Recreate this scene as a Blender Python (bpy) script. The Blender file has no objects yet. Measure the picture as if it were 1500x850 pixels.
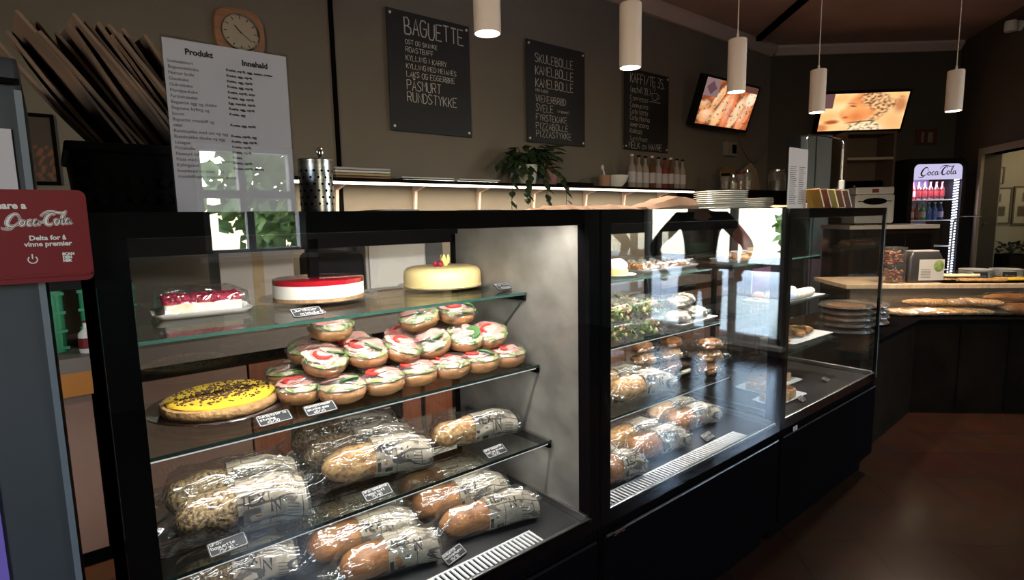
import bpy, bmesh, math, random
from math import sin, cos, pi, radians, sqrt
from mathutils import Vector, Matrix, Euler, noise as mnoise

S = bpy.context.scene
COL = S.collection
random.seed(7)

# ------------------------------------------------------------------ camera
cam_d = bpy.data.cameras.new('camera')
cam = bpy.data.objects.new('camera', cam_d); COL.objects.link(cam)
cam_d.sensor_fit = 'HORIZONTAL'; cam_d.sensor_width = 36.0
cam_d.lens = 36.0 * 816.35 / 1500.0
cam_d.clip_start = .02; cam_d.clip_end = 200
_y, _p, _r = radians(39.283), radians(-7.236), radians(-1.133)
_fw = Vector((sin(_y)*cos(_p), cos(_y)*cos(_p), sin(_p)))
_rt = Vector((cos(_y), -sin(_y), 0)); _up = _rt.cross(_fw)
_rt2 = _rt*cos(_r) + _up*sin(_r); _up2 = -_rt*sin(_r) + _up*cos(_r)
_m = Matrix((( _rt2.x, _up2.x, -_fw.x, -.089), (_rt2.y, _up2.y, -_fw.y, -1.045), (_rt2.z, _up2.z, -_fw.z, 1.45), (0, 0, 0, 1)))
cam.matrix_world = _m
S.camera = cam

# ------------------------------------------------------------------ view and world
S.view_settings.view_transform = 'Standard'
S.view_settings.look = 'None'
S.view_settings.gamma = 1.0
S.view_settings.exposure = 0.28
try: S.view_settings.use_curve_mapping = False
except Exception: pass
cy = S.cycles
cy.max_bounces = 10; cy.diffuse_bounces = 3; cy.glossy_bounces = 4; cy.transmission_bounces = 6
cy.transparent_max_bounces = 40
cy.sample_clamp_indirect = 4.0
cy.caustics_reflective = False; cy.caustics_refractive = False
cy.use_denoising = True

W = bpy.data.worlds.new('sky'); S.world = W; W.use_nodes = True
wn = W.node_tree; wn.nodes.clear()
sky = wn.nodes.new('ShaderNodeTexSky'); sky.sky_type = 'NISHITA'
sky.sun_disc = False; sky.sun_elevation = radians(38); sky.sun_rotation = radians(200)
sky.air_density = 1.3; sky.dust_density = 1.0
bg = wn.nodes.new('ShaderNodeBackground'); bg.inputs['Strength'].default_value = 11.0
wo = wn.nodes.new('ShaderNodeOutputWorld')
ov = wn.nodes.new('ShaderNodeMixRGB'); ov.inputs[0].default_value = .72; ov.inputs[2].default_value = (.30, .37, .45, 1)   # thin overcast
wn.links.new(sky.outputs[0], ov.inputs[1]); wn.links.new(ov.outputs[0], bg.inputs[0]); wn.links.new(bg.outputs[0], wo.inputs[0])

def area(name, loc, direction, sx, sy, power, color=(1, 1, 1), spread=180, portal=False):
    l = bpy.data.lights.new(name, 'AREA'); l.shape = 'RECTANGLE'; l.size = sx; l.size_y = sy
    l.energy = power; l.color = color; l.spread = radians(spread)
    if portal: l.cycles.is_portal = True
    o = bpy.data.objects.new(name, l); COL.objects.link(o); o.location = loc
    d = Vector(direction).normalized()
    # local X stays along world X wherever possible
    z = -d; x = Vector((1, 0, 0)) if abs(z.x) < .9 else Vector((0, 1, 0))
    y = z.cross(x).normalized(); x = y.cross(z).normalized()
    o.rotation_euler = Matrix((x, y, z)).transposed().to_euler()
    return o

CASE_LIGHT = 13      # watts of one refrigerated case's front tube
SHELF_LIGHT = 22.0     # strip under the wall shelf
PEND_LIGHT = 80.0      # one pendant
# the sun stands behind the building and lights the trees outside the street windows
SUN = bpy.data.lights.new('sun', 'SUN'); SUN.energy = 11.0; SUN.angle = radians(2); SUN.color = (1, .95, .86)
sun = bpy.data.objects.new('sun', SUN); COL.objects.link(sun); sun.rotation_euler = (radians(-42), 0, radians(8)); sun.location = (0, 12, 14)

# ------------------------------------------------------------------ materials
def newmat(name):
    m = bpy.data.materials.new(name); m.use_nodes = True
    nt = m.node_tree; nt.nodes.clear()
    out = nt.nodes.new('ShaderNodeOutputMaterial')
    return m, nt, out

def N(nt, t, **kw):
    n = nt.nodes.new(t)
    for k, v in kw.items():
        if k in ('op',): n.operation = v
        elif hasattr(n, k) and k not in n.inputs: setattr(n, k, v)
        else: n.inputs[k].default_value = v
    return n

def mat(name, color, rough=.5, metal=0.0, vary=0.0, scale=12, bump=0.0, bscale=40, color2=None, spec=.5, coat=0.0, sss=0.0, aniso=None, detail=4, emit=0.0, cbump=.02):
    m, nt, out = newmat(name)
    b = nt.nodes.new('ShaderNodeBsdfPrincipled')
    b.inputs['Roughness'].default_value = rough; b.inputs['Metallic'].default_value = metal
    b.inputs['Specular IOR Level'].default_value = spec; b.inputs['Coat Weight'].default_value = coat
    c = (*color, 1)
    b.inputs['Base Color'].default_value = c
    if sss:
        b.inputs['Subsurface Weight'].default_value = sss; b.inputs['Subsurface Radius'].default_value = (.02, .012, .008)
    if emit:
        b.inputs['Emission Color'].default_value = c; b.inputs['Emission Strength'].default_value = emit
    tc = nt.nodes.new('ShaderNodeTexCoord')
    if vary or color2:
        no = N(nt, 'ShaderNodeTexNoise'); no.inputs['Scale'].default_value = scale; no.inputs['Detail'].default_value = detail
        if aniso:
            mp = nt.nodes.new('ShaderNodeMapping'); mp.inputs['Scale'].default_value = aniso
            nt.links.new(tc.outputs['Object'], mp.inputs[0]); nt.links.new(mp.outputs[0], no.inputs['Vector'])
        else: nt.links.new(tc.outputs['Object'], no.inputs['Vector'])
        r = nt.nodes.new('ShaderNodeValToRGB')
        r.color_ramp.elements[0].position = .35; r.color_ramp.elements[1].position = .65
        c2 = color2 if color2 else tuple(max(0, x*(1-vary)) for x in color)
        r.color_ramp.elements[0].color = (*c2, 1); r.color_ramp.elements[1].color = c
        nt.links.new(no.outputs['Fac'], r.inputs[0]); nt.links.new(r.outputs[0], b.inputs['Base Color'])
    if bump:
        n2 = N(nt, 'ShaderNodeTexNoise'); n2.inputs['Scale'].default_value = bscale; n2.inputs['Detail'].default_value = 5
        nt.links.new(tc.outputs['Object'], n2.inputs['Vector'])
        bp = nt.nodes.new('ShaderNodeBump'); bp.inputs['Strength'].default_value = bump; bp.inputs['Distance'].default_value = cbump
        nt.links.new(n2.outputs['Fac'], bp.inputs['Height']); nt.links.new(bp.outputs[0], b.inputs['Normal'])
    nt.links.new(b.outputs[0], out.inputs[0])
    return m

def glassmat(name, tint=(.97, .98, .98), f0=.045, rough=0.0, bump=0.0, bscale=30, haze=0.0, hazecol=(1, 1, 1), crease=False):
    """thin clear sheet: see-through with a Fresnel reflection"""
    m, nt, out = newmat(name); L = nt.links
    tr = N(nt, 'ShaderNodeBsdfTransparent'); tr.inputs[0].default_value = (*tint, 1)
    gl = N(nt, 'ShaderNodeBsdfGlossy'); gl.inputs['Roughness'].default_value = rough; gl.inputs[0].default_value = (1, 1, 1, 1)
    geo = nt.nodes.new('ShaderNodeNewGeometry'); tc = nt.nodes.new('ShaderNodeTexCoord')
    dot = N(nt, 'ShaderNodeVectorMath', op='DOT_PRODUCT')
    nsock = geo.outputs['Normal']
    bp = None
    if bump:
        n1 = N(nt, 'ShaderNodeTexNoise'); n1.inputs['Scale'].default_value = bscale; n1.inputs['Detail'].default_value = 2; n1.inputs['Distortion'].default_value = 1.2
        mp = nt.nodes.new('ShaderNodeMapping'); mp.inputs['Scale'].default_value = (.38, 1.0, 1.0) if crease else (1, 1, 1)
        L.new(tc.outputs['Object'], mp.inputs[0]); L.new(mp.outputs[0], n1.inputs['Vector'])
        hs = n1.outputs['Fac']
        if crease:   # folds of crinkled film: |noise - .5|
            s1 = N(nt, 'ShaderNodeMath', op='SUBTRACT'); s1.inputs[1].default_value = .5; L.new(hs, s1.inputs[0])
            a1 = N(nt, 'ShaderNodeMath', op='ABSOLUTE'); L.new(s1.outputs[0], a1.inputs[0]); hs = a1.outputs[0]
        bp = nt.nodes.new('ShaderNodeBump'); bp.inputs['Strength'].default_value = bump; bp.inputs['Distance'].default_value = .02
        L.new(hs, bp.inputs['Height']); L.new(bp.outputs[0], gl.inputs['Normal']); nsock = bp.outputs[0]
    L.new(nsock, dot.inputs[0]); L.new(geo.outputs['Incoming'], dot.inputs[1])
    ab = N(nt, 'ShaderNodeMath', op='ABSOLUTE'); L.new(dot.outputs['Value'], ab.inputs[0])
    su = N(nt, 'ShaderNodeMath', op='SUBTRACT'); su.inputs[0].default_value = 1.0; L.new(ab.outputs[0], su.inputs[1])
    po = N(nt, 'ShaderNodeMath', op='POWER'); po.inputs[1].default_value = 5.0; L.new(su.outputs[0], po.inputs[0])
    ma = N(nt, 'ShaderNodeMath', op='MULTIPLY_ADD'); ma.inputs[1].default_value = 1-f0; ma.inputs[2].default_value = f0; L.new(po.outputs[0], ma.inputs[0])
    mx = nt.nodes.new('ShaderNodeMixShader'); L.new(ma.outputs[0], mx.inputs[0]); L.new(tr.outputs[0], mx.inputs[1]); L.new(gl.outputs[0], mx.inputs[2])
    last = mx
    if haze:
        df = N(nt, 'ShaderNodeBsdfDiffuse'); df.inputs[0].default_value = (*hazecol, 1)
        m2 = nt.nodes.new('ShaderNodeMixShader'); m2.inputs[0].default_value = haze
        L.new(mx.outputs[0], m2.inputs[1]); L.new(df.outputs[0], m2.inputs[2]); last = m2
    L.new(last.outputs[0], out.inputs[0])
    return m

def emis(name, color, strength):
    m, nt, out = newmat(name)
    e = N(nt, 'ShaderNodeEmission'); e.inputs[0].default_value = (*color, 1); e.inputs[1].default_value = strength
    nt.links.new(e.outputs[0], out.inputs[0]); return m

def attrmat(name, strength=None, rough=.5):
    """colour from the mesh's colour attribute; a screen if strength is given"""
    m, nt, out = newmat(name)
    a = nt.nodes.new('ShaderNodeVertexColor'); a.layer_name = 'picture'
    if strength is not None:
        e = N(nt, 'ShaderNodeEmission'); e.inputs[1].default_value = strength
        nt.links.new(a.outputs[0], e.inputs[0]); nt.links.new(e.outputs[0], out.inputs[0])
    else:
        b = nt.nodes.new('ShaderNodeBsdfPrincipled'); b.inputs['Roughness'].default_value = rough
        nt.links.new(a.outputs[0], b.inputs['Base Color']); nt.links.new(b.outputs[0], out.inputs[0])
    return m

def newsprint(name):
    m, nt, out = newmat(name); L = nt.links
    b = nt.nodes.new('ShaderNodeBsdfPrincipled'); b.inputs['Roughness'].default_value = .75
    tc = nt.nodes.new('ShaderNodeTexCoord')
    br = nt.nodes.new('ShaderNodeTexBrick'); br.offset = .37; br.squash = 1.7; br.squash_frequency = 3
    br.inputs['Color1'].default_value = (.36, .31, .235, 1); br.inputs['Color2'].default_value = (.30, .255, .19, 1)
    br.inputs['Mortar'].default_value = (.065, .055, .045, 1); br.inputs['Scale'].default_value = 1.0
    br.inputs['Mortar Size'].default_value = .0011; br.inputs['Brick Width'].default_value = .055; br.inputs['Row Height'].default_value = .017
    L.new(tc.outputs['Object'], br.inputs['Vector'])
    no = N(nt, 'ShaderNodeTexNoise'); no.inputs['Scale'].default_value = 38; no.inputs['Detail'].default_value = 1
    mp = nt.nodes.new('ShaderNodeMapping'); mp.inputs['Scale'].default_value = (.6, 1.2, 1.2)
    L.new(tc.outputs['Object'], mp.inputs[0]); L.new(mp.outputs[0], no.inputs['Vector'])
    r = nt.nodes.new('ShaderNodeValToRGB'); r.color_ramp.elements[0].position = .60; r.color_ramp.elements[1].position = .64
    L.new(no.outputs['Fac'], r.inputs[0])
    mx = nt.nodes.new('ShaderNodeMixRGB'); L.new(r.outputs[0], mx.inputs[0]); L.new(br.outputs[0], mx.inputs[1]); mx.inputs[2].default_value = (.11, .09, .07, 1)
    L.new(mx.outputs[0], b.inputs['Base Color'])
    n2 = N(nt, 'ShaderNodeTexNoise'); n2.inputs['Scale'].default_value = 22; L.new(tc.outputs['Object'], n2.inputs['Vector'])
    bp = nt.nodes.new('ShaderNodeBump'); bp.inputs['Strength'].default_value = .5; bp.inputs['Distance'].default_value = .02
    L.new(n2.outputs['Fac'], bp.inputs['Height']); L.new(bp.outputs[0], b.inputs['Normal'])
    L.new(b.outputs[0], out.inputs[0]); return m

def tiles(name, c1, c2, grout, size, rough, rotz=0.0):
    m, nt, out = newmat(name); L = nt.links
    b = nt.nodes.new('ShaderNodeBsdfPrincipled'); b.inputs['Roughness'].default_value = rough
    tc = nt.nodes.new('ShaderNodeTexCoord'); mp = nt.nodes.new('ShaderNodeMapping'); mp.inputs['Rotation'].default_value = (0, 0, rotz)
    br = nt.nodes.new('ShaderNodeTexBrick'); br.offset = 0; br.inputs['Scale'].default_value = 1
    br.inputs['Brick Width'].default_value = size; br.inputs['Row Height'].default_value = size; br.inputs['Mortar Size'].default_value = .006
    br.inputs['Color1'].default_value = (*c1, 1); br.inputs['Color2'].default_value = (*c2, 1); br.inputs['Mortar'].default_value = (*grout, 1)
    L.new(tc.outputs['Object'], mp.inputs[0]); L.new(mp.outputs[0], br.inputs['Vector'])
    no = N(nt, 'ShaderNodeTexNoise'); no.inputs['Scale'].default_value = 5; no.inputs['Detail'].default_value = 6; L.new(mp.outputs[0], no.inputs['Vector'])
    mx = nt.nodes.new('ShaderNodeMixRGB'); mx.blend_type = 'MULTIPLY'; mx.inputs[0].default_value = .7
    L.new(br.outputs[0], mx.inputs[1]); L.new(no.outputs['Color'], mx.inputs[2]); L.new(mx.outputs[0], b.inputs['Base Color'])
    b.inputs['Specular IOR Level'].default_value = .55
    bp = nt.nodes.new('ShaderNodeBump'); bp.inputs['Strength'].default_value = .35; bp.inputs['Distance'].default_value = .004; bp.invert = True
    L.new(br.outputs['Fac'], bp.inputs['Height']); L.new(bp.outputs[0], b.inputs['Normal'])
    L.new(b.outputs[0], out.inputs[0]); return m

M = dict(
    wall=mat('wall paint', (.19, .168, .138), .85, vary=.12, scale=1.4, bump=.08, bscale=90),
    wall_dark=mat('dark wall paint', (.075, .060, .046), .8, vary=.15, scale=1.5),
    wall_light=mat('light wall paint', (.40, .36, .27), .85, vary=.06, scale=2),
    ceiling=mat('ceiling paint', (.56, .37, .315), .85, vary=.12, scale=2.5),
    cornice=mat('cornice paint', (.66, .52, .46), .6),
    black=mat('black enamel', (.0035, .003, .0034), .7, spec=.0),
    black_matt=mat('black matt', (.0045, .004, .004), .8, spec=.0),
    blackplast=mat('black plastic', (.007, .006, .007), .6, spec=.15),
    dark=mat('dark laminate', (.013, .009, .006), .8, vary=.3, scale=6, spec=.0),
    steel=mat('brushed steel', (.62, .61, .60), .30, 1.0, vary=.35, scale=9, aniso=(1, 1, 14), bump=.08, bscale=30),
    wornsteel=mat('smeared steel', (.38, .345, .30), .40, .6, vary=.30, scale=9, aniso=(1, 1.0, 1.3), bump=.22, bscale=16, detail=8, cbump=.01),
    decksteel=mat('grey deck sheet', (.10, .10, .105), .36, .75, vary=.3, scale=6),
    chrome=mat('chrome', (.80, .79, .78), .12, 1.0),
    white=mat('white china', (.78, .77, .74), .25),
    whitepl=mat('white plastic', (.70, .69, .67), .45),
    lampwhite=mat('white lamp tube', (.86, .70, .62), .5),
    paper=mat('white paper', (.48, .43, .455), .8, vary=.06, scale=3),
    kraft=mat('kraft paper', (.19, .108, .068), .8, vary=.3, scale=8, bump=.2, bscale=12),
    kraftlight=mat('pale kraft card', (.50, .36, .20), .8, vary=.2, scale=6),
    newsprint=newsprint('newsprint bread paper'),
    ink=mat('printing ink', (.028, .024, .022), .8),
    inksoft=mat('faint printing', (.10, .085, .09), .8),
    chalk=mat('white chalk', (.56, .54, .51), .9),
    chalkdim=mat('thin chalk', (.40, .39, .37), .9),
    slate=mat('blackboard', (.011, .011, .013), .62, vary=.2, scale=5),
    glass=glassmat('case glass', (.965, .975, .972), .05),
    glass_clear=glassmat('thin glass', (.975, .98, .985), .045),
    shelf_glass=glassmat('shelf glass', (.86, .90, .88), .05),
    glassedge=mat('green glass edge', (.020, .052, .040), .15, spec=.7),
    glassedge_dark=mat('dark glass edge', (.012, .022, .019), .15, spec=.7),
    film=glassmat('crinkled clear film', (.965, .965, .96), .11, .07, .8, 22, .006, (1, .98, .95), True),
    filmtight=glassmat('tight clear film', (.97, .97, .97), .13, .09, 1.0, 42, .012, (1, .98, .96), True),
    clearplast=glassmat('clear plastic tub', (.95, .96, .96), .06, .06, .3, 30, .03),
    smokeplast=glassmat('smoky platter plastic', (.66, .62, .58), .07, .05),
    led=emis('led tube', (1, .97, .93), 9.0),
    ledthin=emis('thin shelf led', (1, .97, .93), .55),
    ledwarm=emis('warm led strip', (1, .86, .66), 4.5),
    lampglow=emis('lamp face', (1, .88, .70), 14.0),
    red=mat('red plastic sign', (.17, .006, .009), .55, vary=.05),
    greyfridge=mat('grey fridge metal', (.060, .062, .070), .5, .15, vary=.15, scale=3),
    fridgeedge=mat('pale fridge edge', (.22, .24, .27), .35, .3),
    purple=emis('purple lit strip', (.10, .075, .30), .8),
    bluepanel=mat('pale blue frame', (.52, .64, .74), .45),
    wood=mat('clock wood', (.40, .20, .11), .5, vary=.35, scale=4, aniso=(1, 1, 9)),
    redwood=mat('red brown wood', (.26, .085, .04), .5, vary=.35, scale=5, aniso=(9, 9, 1)),
    boardwood=mat('cutting board wood', (.26, .15, .08), .6, vary=.4, scale=6, aniso=(1, 1, 8)),
    peach=mat('dusty pink laminate', (.25, .15, .115), .6, vary=.05),
    orange=mat('orange edge band', (.50, .20, .04), .5),
    greenpl=mat('green crate plastic', (.03, .24, .11), .5),
    cream=mat('clock dial', (.55, .49, .38), .6),
    counterwood=mat('pale counter board', (.62, .45, .30), .45, vary=.25, scale=5, aniso=(1, 9, 1)),
    floor=tiles('brown floor tiles', (.046, .019, .011), (.038, .015, .009), (.02, .013, .01), .33, .19, radians(45)),
    floorback=tiles('red brown floor tiles', (.26, .10, .05), (.22, .085, .045), (.05, .03, .02), .28, .4),
    leaf=mat('plant leaf', (.030, .060, .022), .45, vary=.4, scale=20),
    leafout=mat('outdoor leaves', (.26, .36, .09), .6, scale=3, color2=(.06, .13, .03)),
    pave=mat('pavement', (.42, .42, .41), .9, vary=.15, scale=2),
)
# ------------------------------------------------------------------ mesh helpers
class MB:
    def __init__(s): s.v = []; s.f = []; s.m = []; s.cur = 0; s.T = None; s.c = []
    def P(s, p):
        p = Vector(p)
        if s.T is not None: p = s.T @ p
        s.v.append((p.x, p.y, p.z)); return len(s.v)-1
    def F(s, idx): s.f.append(tuple(idx)); s.m.append(s.cur)
    def box(s, c, d, rz=0.0, rx=0.0, ry=0.0):
        R = Euler((rx, ry, rz)).to_matrix(); c = Vector(c); h = Vector(d)/2
        i = [s.P(c + R @ Vector((x*h.x, y*h.y, z*h.z))) for z in (-1, 1) for y in (-1, 1) for x in (-1, 1)]
        for q in ((0, 2, 3, 1), (4, 5, 7, 6), (0, 1, 5, 4), (2, 6, 7, 3), (0, 4, 6, 2), (1, 3, 7, 5)): s.F([i[k] for k in q])
        return s
    def bx(s, x0, x1, y0, y1, z0, z1): return s.box(((x0+x1)/2, (y0+y1)/2, (z0+z1)/2), (abs(x1-x0), abs(y1-y0), abs(z1-z0)))
    def prism(s, pts, a, b, axis='z'):
        """closed outline pts (2-D) pulled between a and b along axis"""
        def mk(p, t): return {'z': (p[0], p[1], t), 'y': (p[0], t, p[1]), 'x': (t, p[0], p[1])}[axis]
        A = [s.P(mk(p, a)) for p in pts]; B = [s.P(mk(p, b)) for p in pts]; n = len(pts)
        s.F(A[::-1]); s.F(B)
        for k in range(n): s.F((A[k], A[(k+1) % n], B[(k+1) % n], B[k]))
        return s
    def rings(s, rings, cap=True, close=True):
        ids = [[s.P(p) for p in r] for r in rings]; n = len(ids[0])
        for a, b in zip(ids, ids[1:]):
            for k in range(n if close else n-1): s.F((a[k], a[(k+1) % n], b[(k+1) % n], b[k]))
        if cap and close: s.F(ids[0][::-1]); s.F(ids[-1])
        return s
    def lathe(s, prof, c=(0, 0, 0), n=32, sx=1, sy=1, wob=None):
        c = Vector(c); R = []
        for i, (r, z) in enumerate(prof):
            R.append([c + Vector((cos(2*pi*k/n)*r*sx*(1 + (wob(k/n, i) if wob else 0)), sin(2*pi*k/n)*r*sy*(1 + (wob(k/n, i) if wob else 0)), z)) for k in range(n)])
        return s.rings(R)
    def tube(s, path, r, n=8, cap=True):
        path = [Vector(p) for p in path]; R = []; prev = None
        for i, p in enumerate(path):
            t = (path[min(i+1, len(path)-1)] - path[max(i-1, 0)]).normalized()
            u = prev if prev is not None else (Vector((0, 0, 1)) if abs(t.z) < .9 else Vector((1, 0, 0)))
            u = (u - t*u.dot(t)).normalized(); w = t.cross(u); prev = u
            rr = r[i] if isinstance(r, (list, tuple)) else r
            R.append([p + u*cos(2*pi*k/n)*rr + w*sin(2*pi*k/n)*rr for k in range(n)])
        return s.rings(R, cap)
    def cyl(s, a, b, r, r2=None, n=20): return s.tube([a, b], [r, r if r2 is None else r2], n)
    def ball(s, c, rx, ry=None, rz=None, nu=14, nv=9, amp=0, freq=10, flat=None):
        ry = rx if ry is None else ry; rz = rx if rz is None else rz; c = Vector(c); R = []
        for j in range(nv+1):
            th = pi*j/nv; ring = []
            for k in range(nu):
                d = Vector((sin(th)*cos(2*pi*k/nu), sin(th)*sin(2*pi*k/nu), -cos(th)))
                g = 1 + (amp*mnoise.noise((c + d*.3)*freq) if amp else 0)
                z = d.z*rz*g
                if flat is not None: z = max(z, -flat)
                ring.append(c + Vector((d.x*rx*g, d.y*ry*g, z)))
            R.append(ring)
        return s.rings(R, cap=False)
    def quad(s, a, b, c, d): s.F([s.P(a), s.P(b), s.P(c), s.P(d)]); return s
    def ribbon(s, pts, w, fn):
        """2-D stroke of width w, mapped into space by fn(u, v)"""
        n = len(pts)
        if n < 2: return s
        L = []; Rr = []
        for i, p in enumerate(pts):
            a = pts[max(i-1, 0)]; b = pts[min(i+1, n-1)]
            dx, dy = b[0]-a[0], b[1]-a[1]; l = sqrt(dx*dx+dy*dy) or 1
            ww = w[i] if isinstance(w, (list, tuple)) else w
            nx, ny = -dy/l*ww/2, dx/l*ww/2
            L.append(s.P(fn(p[0]+nx, p[1]+ny))); Rr.append(s.P(fn(p[0]-nx, p[1]-ny)))
        for i in range(n-1): s.F((L[i], Rr[i], Rr[i+1], L[i+1]))
        return s

def build(name, mb, mats, parent=None, loc=None, rz=0.0, smooth=True, bevel=0.0, angle=38, seg=2, cols=None):
    me = bpy.data.meshes.new(name); me.from_pydata(mb.v, [], mb.f)
    if not isinstance(mats, (list, tuple)): mats = [mats]
    for m in mats: me.materials.append(m)
    if any(mb.m): me.polygons.foreach_set('material_index', mb.m)
    if cols:
        at = me.color_attributes.new('picture', 'FLOAT_COLOR', 'POINT')
        at.data.foreach_set('color', [x for c in cols for x in (*c, 1.0)])
    me.update()
    if smooth:
        me.polygons.foreach_set('use_smooth', [True]*len(me.polygons)); me.set_sharp_from_angle(angle=radians(angle))
    o = bpy.data.objects.new(name, me); COL.objects.link(o)
    if parent is not None: o.parent = parent
    if loc is not None: o.location = loc
    o.rotation_euler = (0, 0, rz)
    if bevel:
        b = o.modifiers.new('edge', 'BEVEL'); b.width = bevel; b.segments = seg; b.limit_method = 'ANGLE'; b.angle_limit = radians(40)
    return o

def tag(o, label, cat, group=None, kind=None):
    o['label'] = label; o['category'] = cat
    if group: o['group'] = group
    if kind: o['kind'] = kind
    return o
def thing(name, label, cat, loc=(0, 0, 0), rz=0.0, group=None):
    o = bpy.data.objects.new(name, None); o.empty_display_size = .05; COL.objects.link(o)
    o.location = loc; o.rotation_euler = (0, 0, rz)
    return tag(o, label, cat, group)
def struct(name, mb, m, **k):
    o = build(name, mb, m, **k)
    if k.get('parent') is None: o['kind'] = 'structure'
    return o
KIDS = {}
def copy_tree(o, parent=None):
    c = o.copy(); COL.objects.link(c)
    if parent is not None: c.parent = parent
    for ch in list(o.children): copy_tree(ch, c)
    return c
def dup(root, label, loc, rz=0.0, group=None):
    c = copy_tree(root); c.location = loc; c.rotation_euler = (0, 0, rz); c['label'] = label
    if group: c['group'] = group
    return c
class Stock:
    """the first placing uses the built thing itself, later ones copy it"""
    def __init__(s, root): s.root = root; s.used = False
    def put(s, label, loc, rz=0.0, group=None):
        if not s.used:
            s.used = True; o = s.root; o['label'] = label; o.location = loc; o.rotation_euler = (0, 0, rz)
            if group: o['group'] = group
            return o
        return dup(s.root, label, loc, rz, group)
ORD = ['', 'first', 'second', 'third', 'fourth', 'fifth', 'sixth', 'seventh', 'eighth', 'ninth', 'tenth', 'eleventh', 'twelfth']

def rrect(x0, x1, y0, y1, r, n=5):
    p = []
    for cx, cy_, a in ((x1-r, y1-r, 0), (x0+r, y1-r, 90), (x0+r, y0+r, 180), (x1-r, y0+r, 270)):
        for k in range(n+1):
            t = radians(a + 90*k/n); p.append((cx + r*cos(t), cy_ + r*sin(t)))
    return p
def spline(pts, n=8):
    """Catmull-Rom through 2-D or 3-D points"""
    P = [Vector(p) for p in pts]; out = []
    for i in range(len(P)-1):
        a, b, c, d = P[max(i-1, 0)], P[i], P[i+1], P[min(i+2, len(P)-1)]
        for k in range(n):
            t = k/n
            out.append(.5*((2*b) + (c-a)*t + (2*a-5*b+4*c-d)*t*t + (3*b-a-3*c+d)*t*t*t))
    out.append(P[-1]); return out

# single-stroke lettering: x 0-4, y 0-8 (hex digits), strokes split by ;
GL = {
'A': '002840;1333', 'B': '00082837352404;244342413000', 'C': '47381806021030 41', 'D': '00082846422000', 'E': '48080040;0434', 'F': '480800;0434',
'G': '473818060210304244 24', 'H': '0008;4048;0444', 'I': '1018', 'J': '48423010 02', 'K': '0008;4803;1440', 'L': '080040', 'M': '0008244840', 'N': '00084048',
'O': '1806021030424638 18', 'P': '000838474534 04', 'Q': '180602103042463818;2250', 'R': '00083847453404;2440', 'S': '47381806153342312010 01', 'T': '0848;2820',
'U': '080210304248', 'V': '082048', 'W': '0810253048', 'X': '0840;0048', 'Y': '082448;2420', 'Z': '08480040', 'Ø': '180602103042463818;0048', 'Å': '002840;1333;291a2b3a29',
'0': '180602103042463818', '1': '061810', '2': '0618384644 0040', '3': '0848244341301001', '4': '30380242', '5': '4808053543413000', '6': '3815020010304143341402',
'7': '084810', '8': '243537281716 24;24130110304133 24', '9': '443516173747423010', '/': '0048', '-': '0444', '(': '38161230', ')': '18363210', ',': '1100', '.': '1011', '&': '4016183813021040',
'a': '4515030110304540', 'b': '08003042443504', 'c': '441503011041', 'd': '48401001041545', 'e': '0343443515030 11040', 'f': '382720;0545', 'g': '451503124245;45413000', 'h': '0008;0415354440',
'i': '1015;1718', 'j': '35311000', 'k': '0008;4503;1340', 'l': '1810', 'm': '0005;042520;244540', 'n': '0005;04254440', 'o': '150301103041433515', 'p': '0500;05354442 02', 'q': '4540;4515030242',
'r': '0500;032545', 's': '4515043341300 0', 't': '272040;0545', 'u': '0501103045;4540', 'v': '052045', 'w': '0510232045'.replace('232045', '253045'), 'x': '0540;0045', 'y': '0522;4510', 'z': '05450040', 'ø': '150301103041433515;0046', 'å': '4515030110304540;27'}
def strokes(text, h, jit=0.0, gap=.32, wid=.62, rnd=random):
    """list of polylines for a line of lettering, starting at (0,0), cap height h; returns (polylines, width)"""
    x = 0; out = []; sx = h*wid/4; sy = h/8
    for ch in text:
        if ch == ' ': x += h*.42; continue
        g = GL.get(ch)
        if g is None: x += h*.3; continue
        dy = rnd.uniform(-jit, jit)*h; sk = rnd.uniform(-jit, jit)
        for st in g.replace(' ', '').split(';'):
            pl = []
            for k in range(0, len(st)-1, 2):
                px, py = int(st[k], 16)*sx, int(st[k+1], 16)*sy
                pl.append((x + px + sk*py, py + dy))
            if len(pl) >= 2: out.append(pl)
        x += h*(wid*(.55 if ch in 'Iil1.,' else 1)) + h*gap*.6
    return out, x
def write(mb, text, u, v, h, w, fn, jit=.04, slope=0.0, maxw=None):
    pl, tw = strokes(text, h, jit)
    k = min(1, maxw/tw) if maxw else 1
    for p in pl: mb.ribbon([(u + a*k, v + b + slope*a*k) for a, b in p], w, fn)
    return tw*k

def font_mesh(mb, text, h, fn, align='LEFT', bold=0.0, shear=0.0):
    """type set in the built-in font, outlines filled, mapped by fn(u,v)"""
    cu = bpy.data.curves.new('type', 'FONT'); cu.body = text; cu.size = h; cu.align_x = align; cu.offset = bold; cu.shear = shear; cu.resolution_u = 3
    o = bpy.data.objects.new('type', cu); COL.objects.link(o)
    dg = bpy.context.evaluated_depsgraph_get(); me = bpy.data.meshes.new_from_object(o.evaluated_get(dg))
    base = len(mb.v)
    for vv in me.vertices: mb.P(fn(vv.co.x, vv.co.y))
    for p in me.polygons: mb.F([base + i for i in p.vertices])
    bpy.data.objects.remove(o); bpy.data.curves.remove(cu); bpy.data.meshes.remove(me)
    return mb

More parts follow.
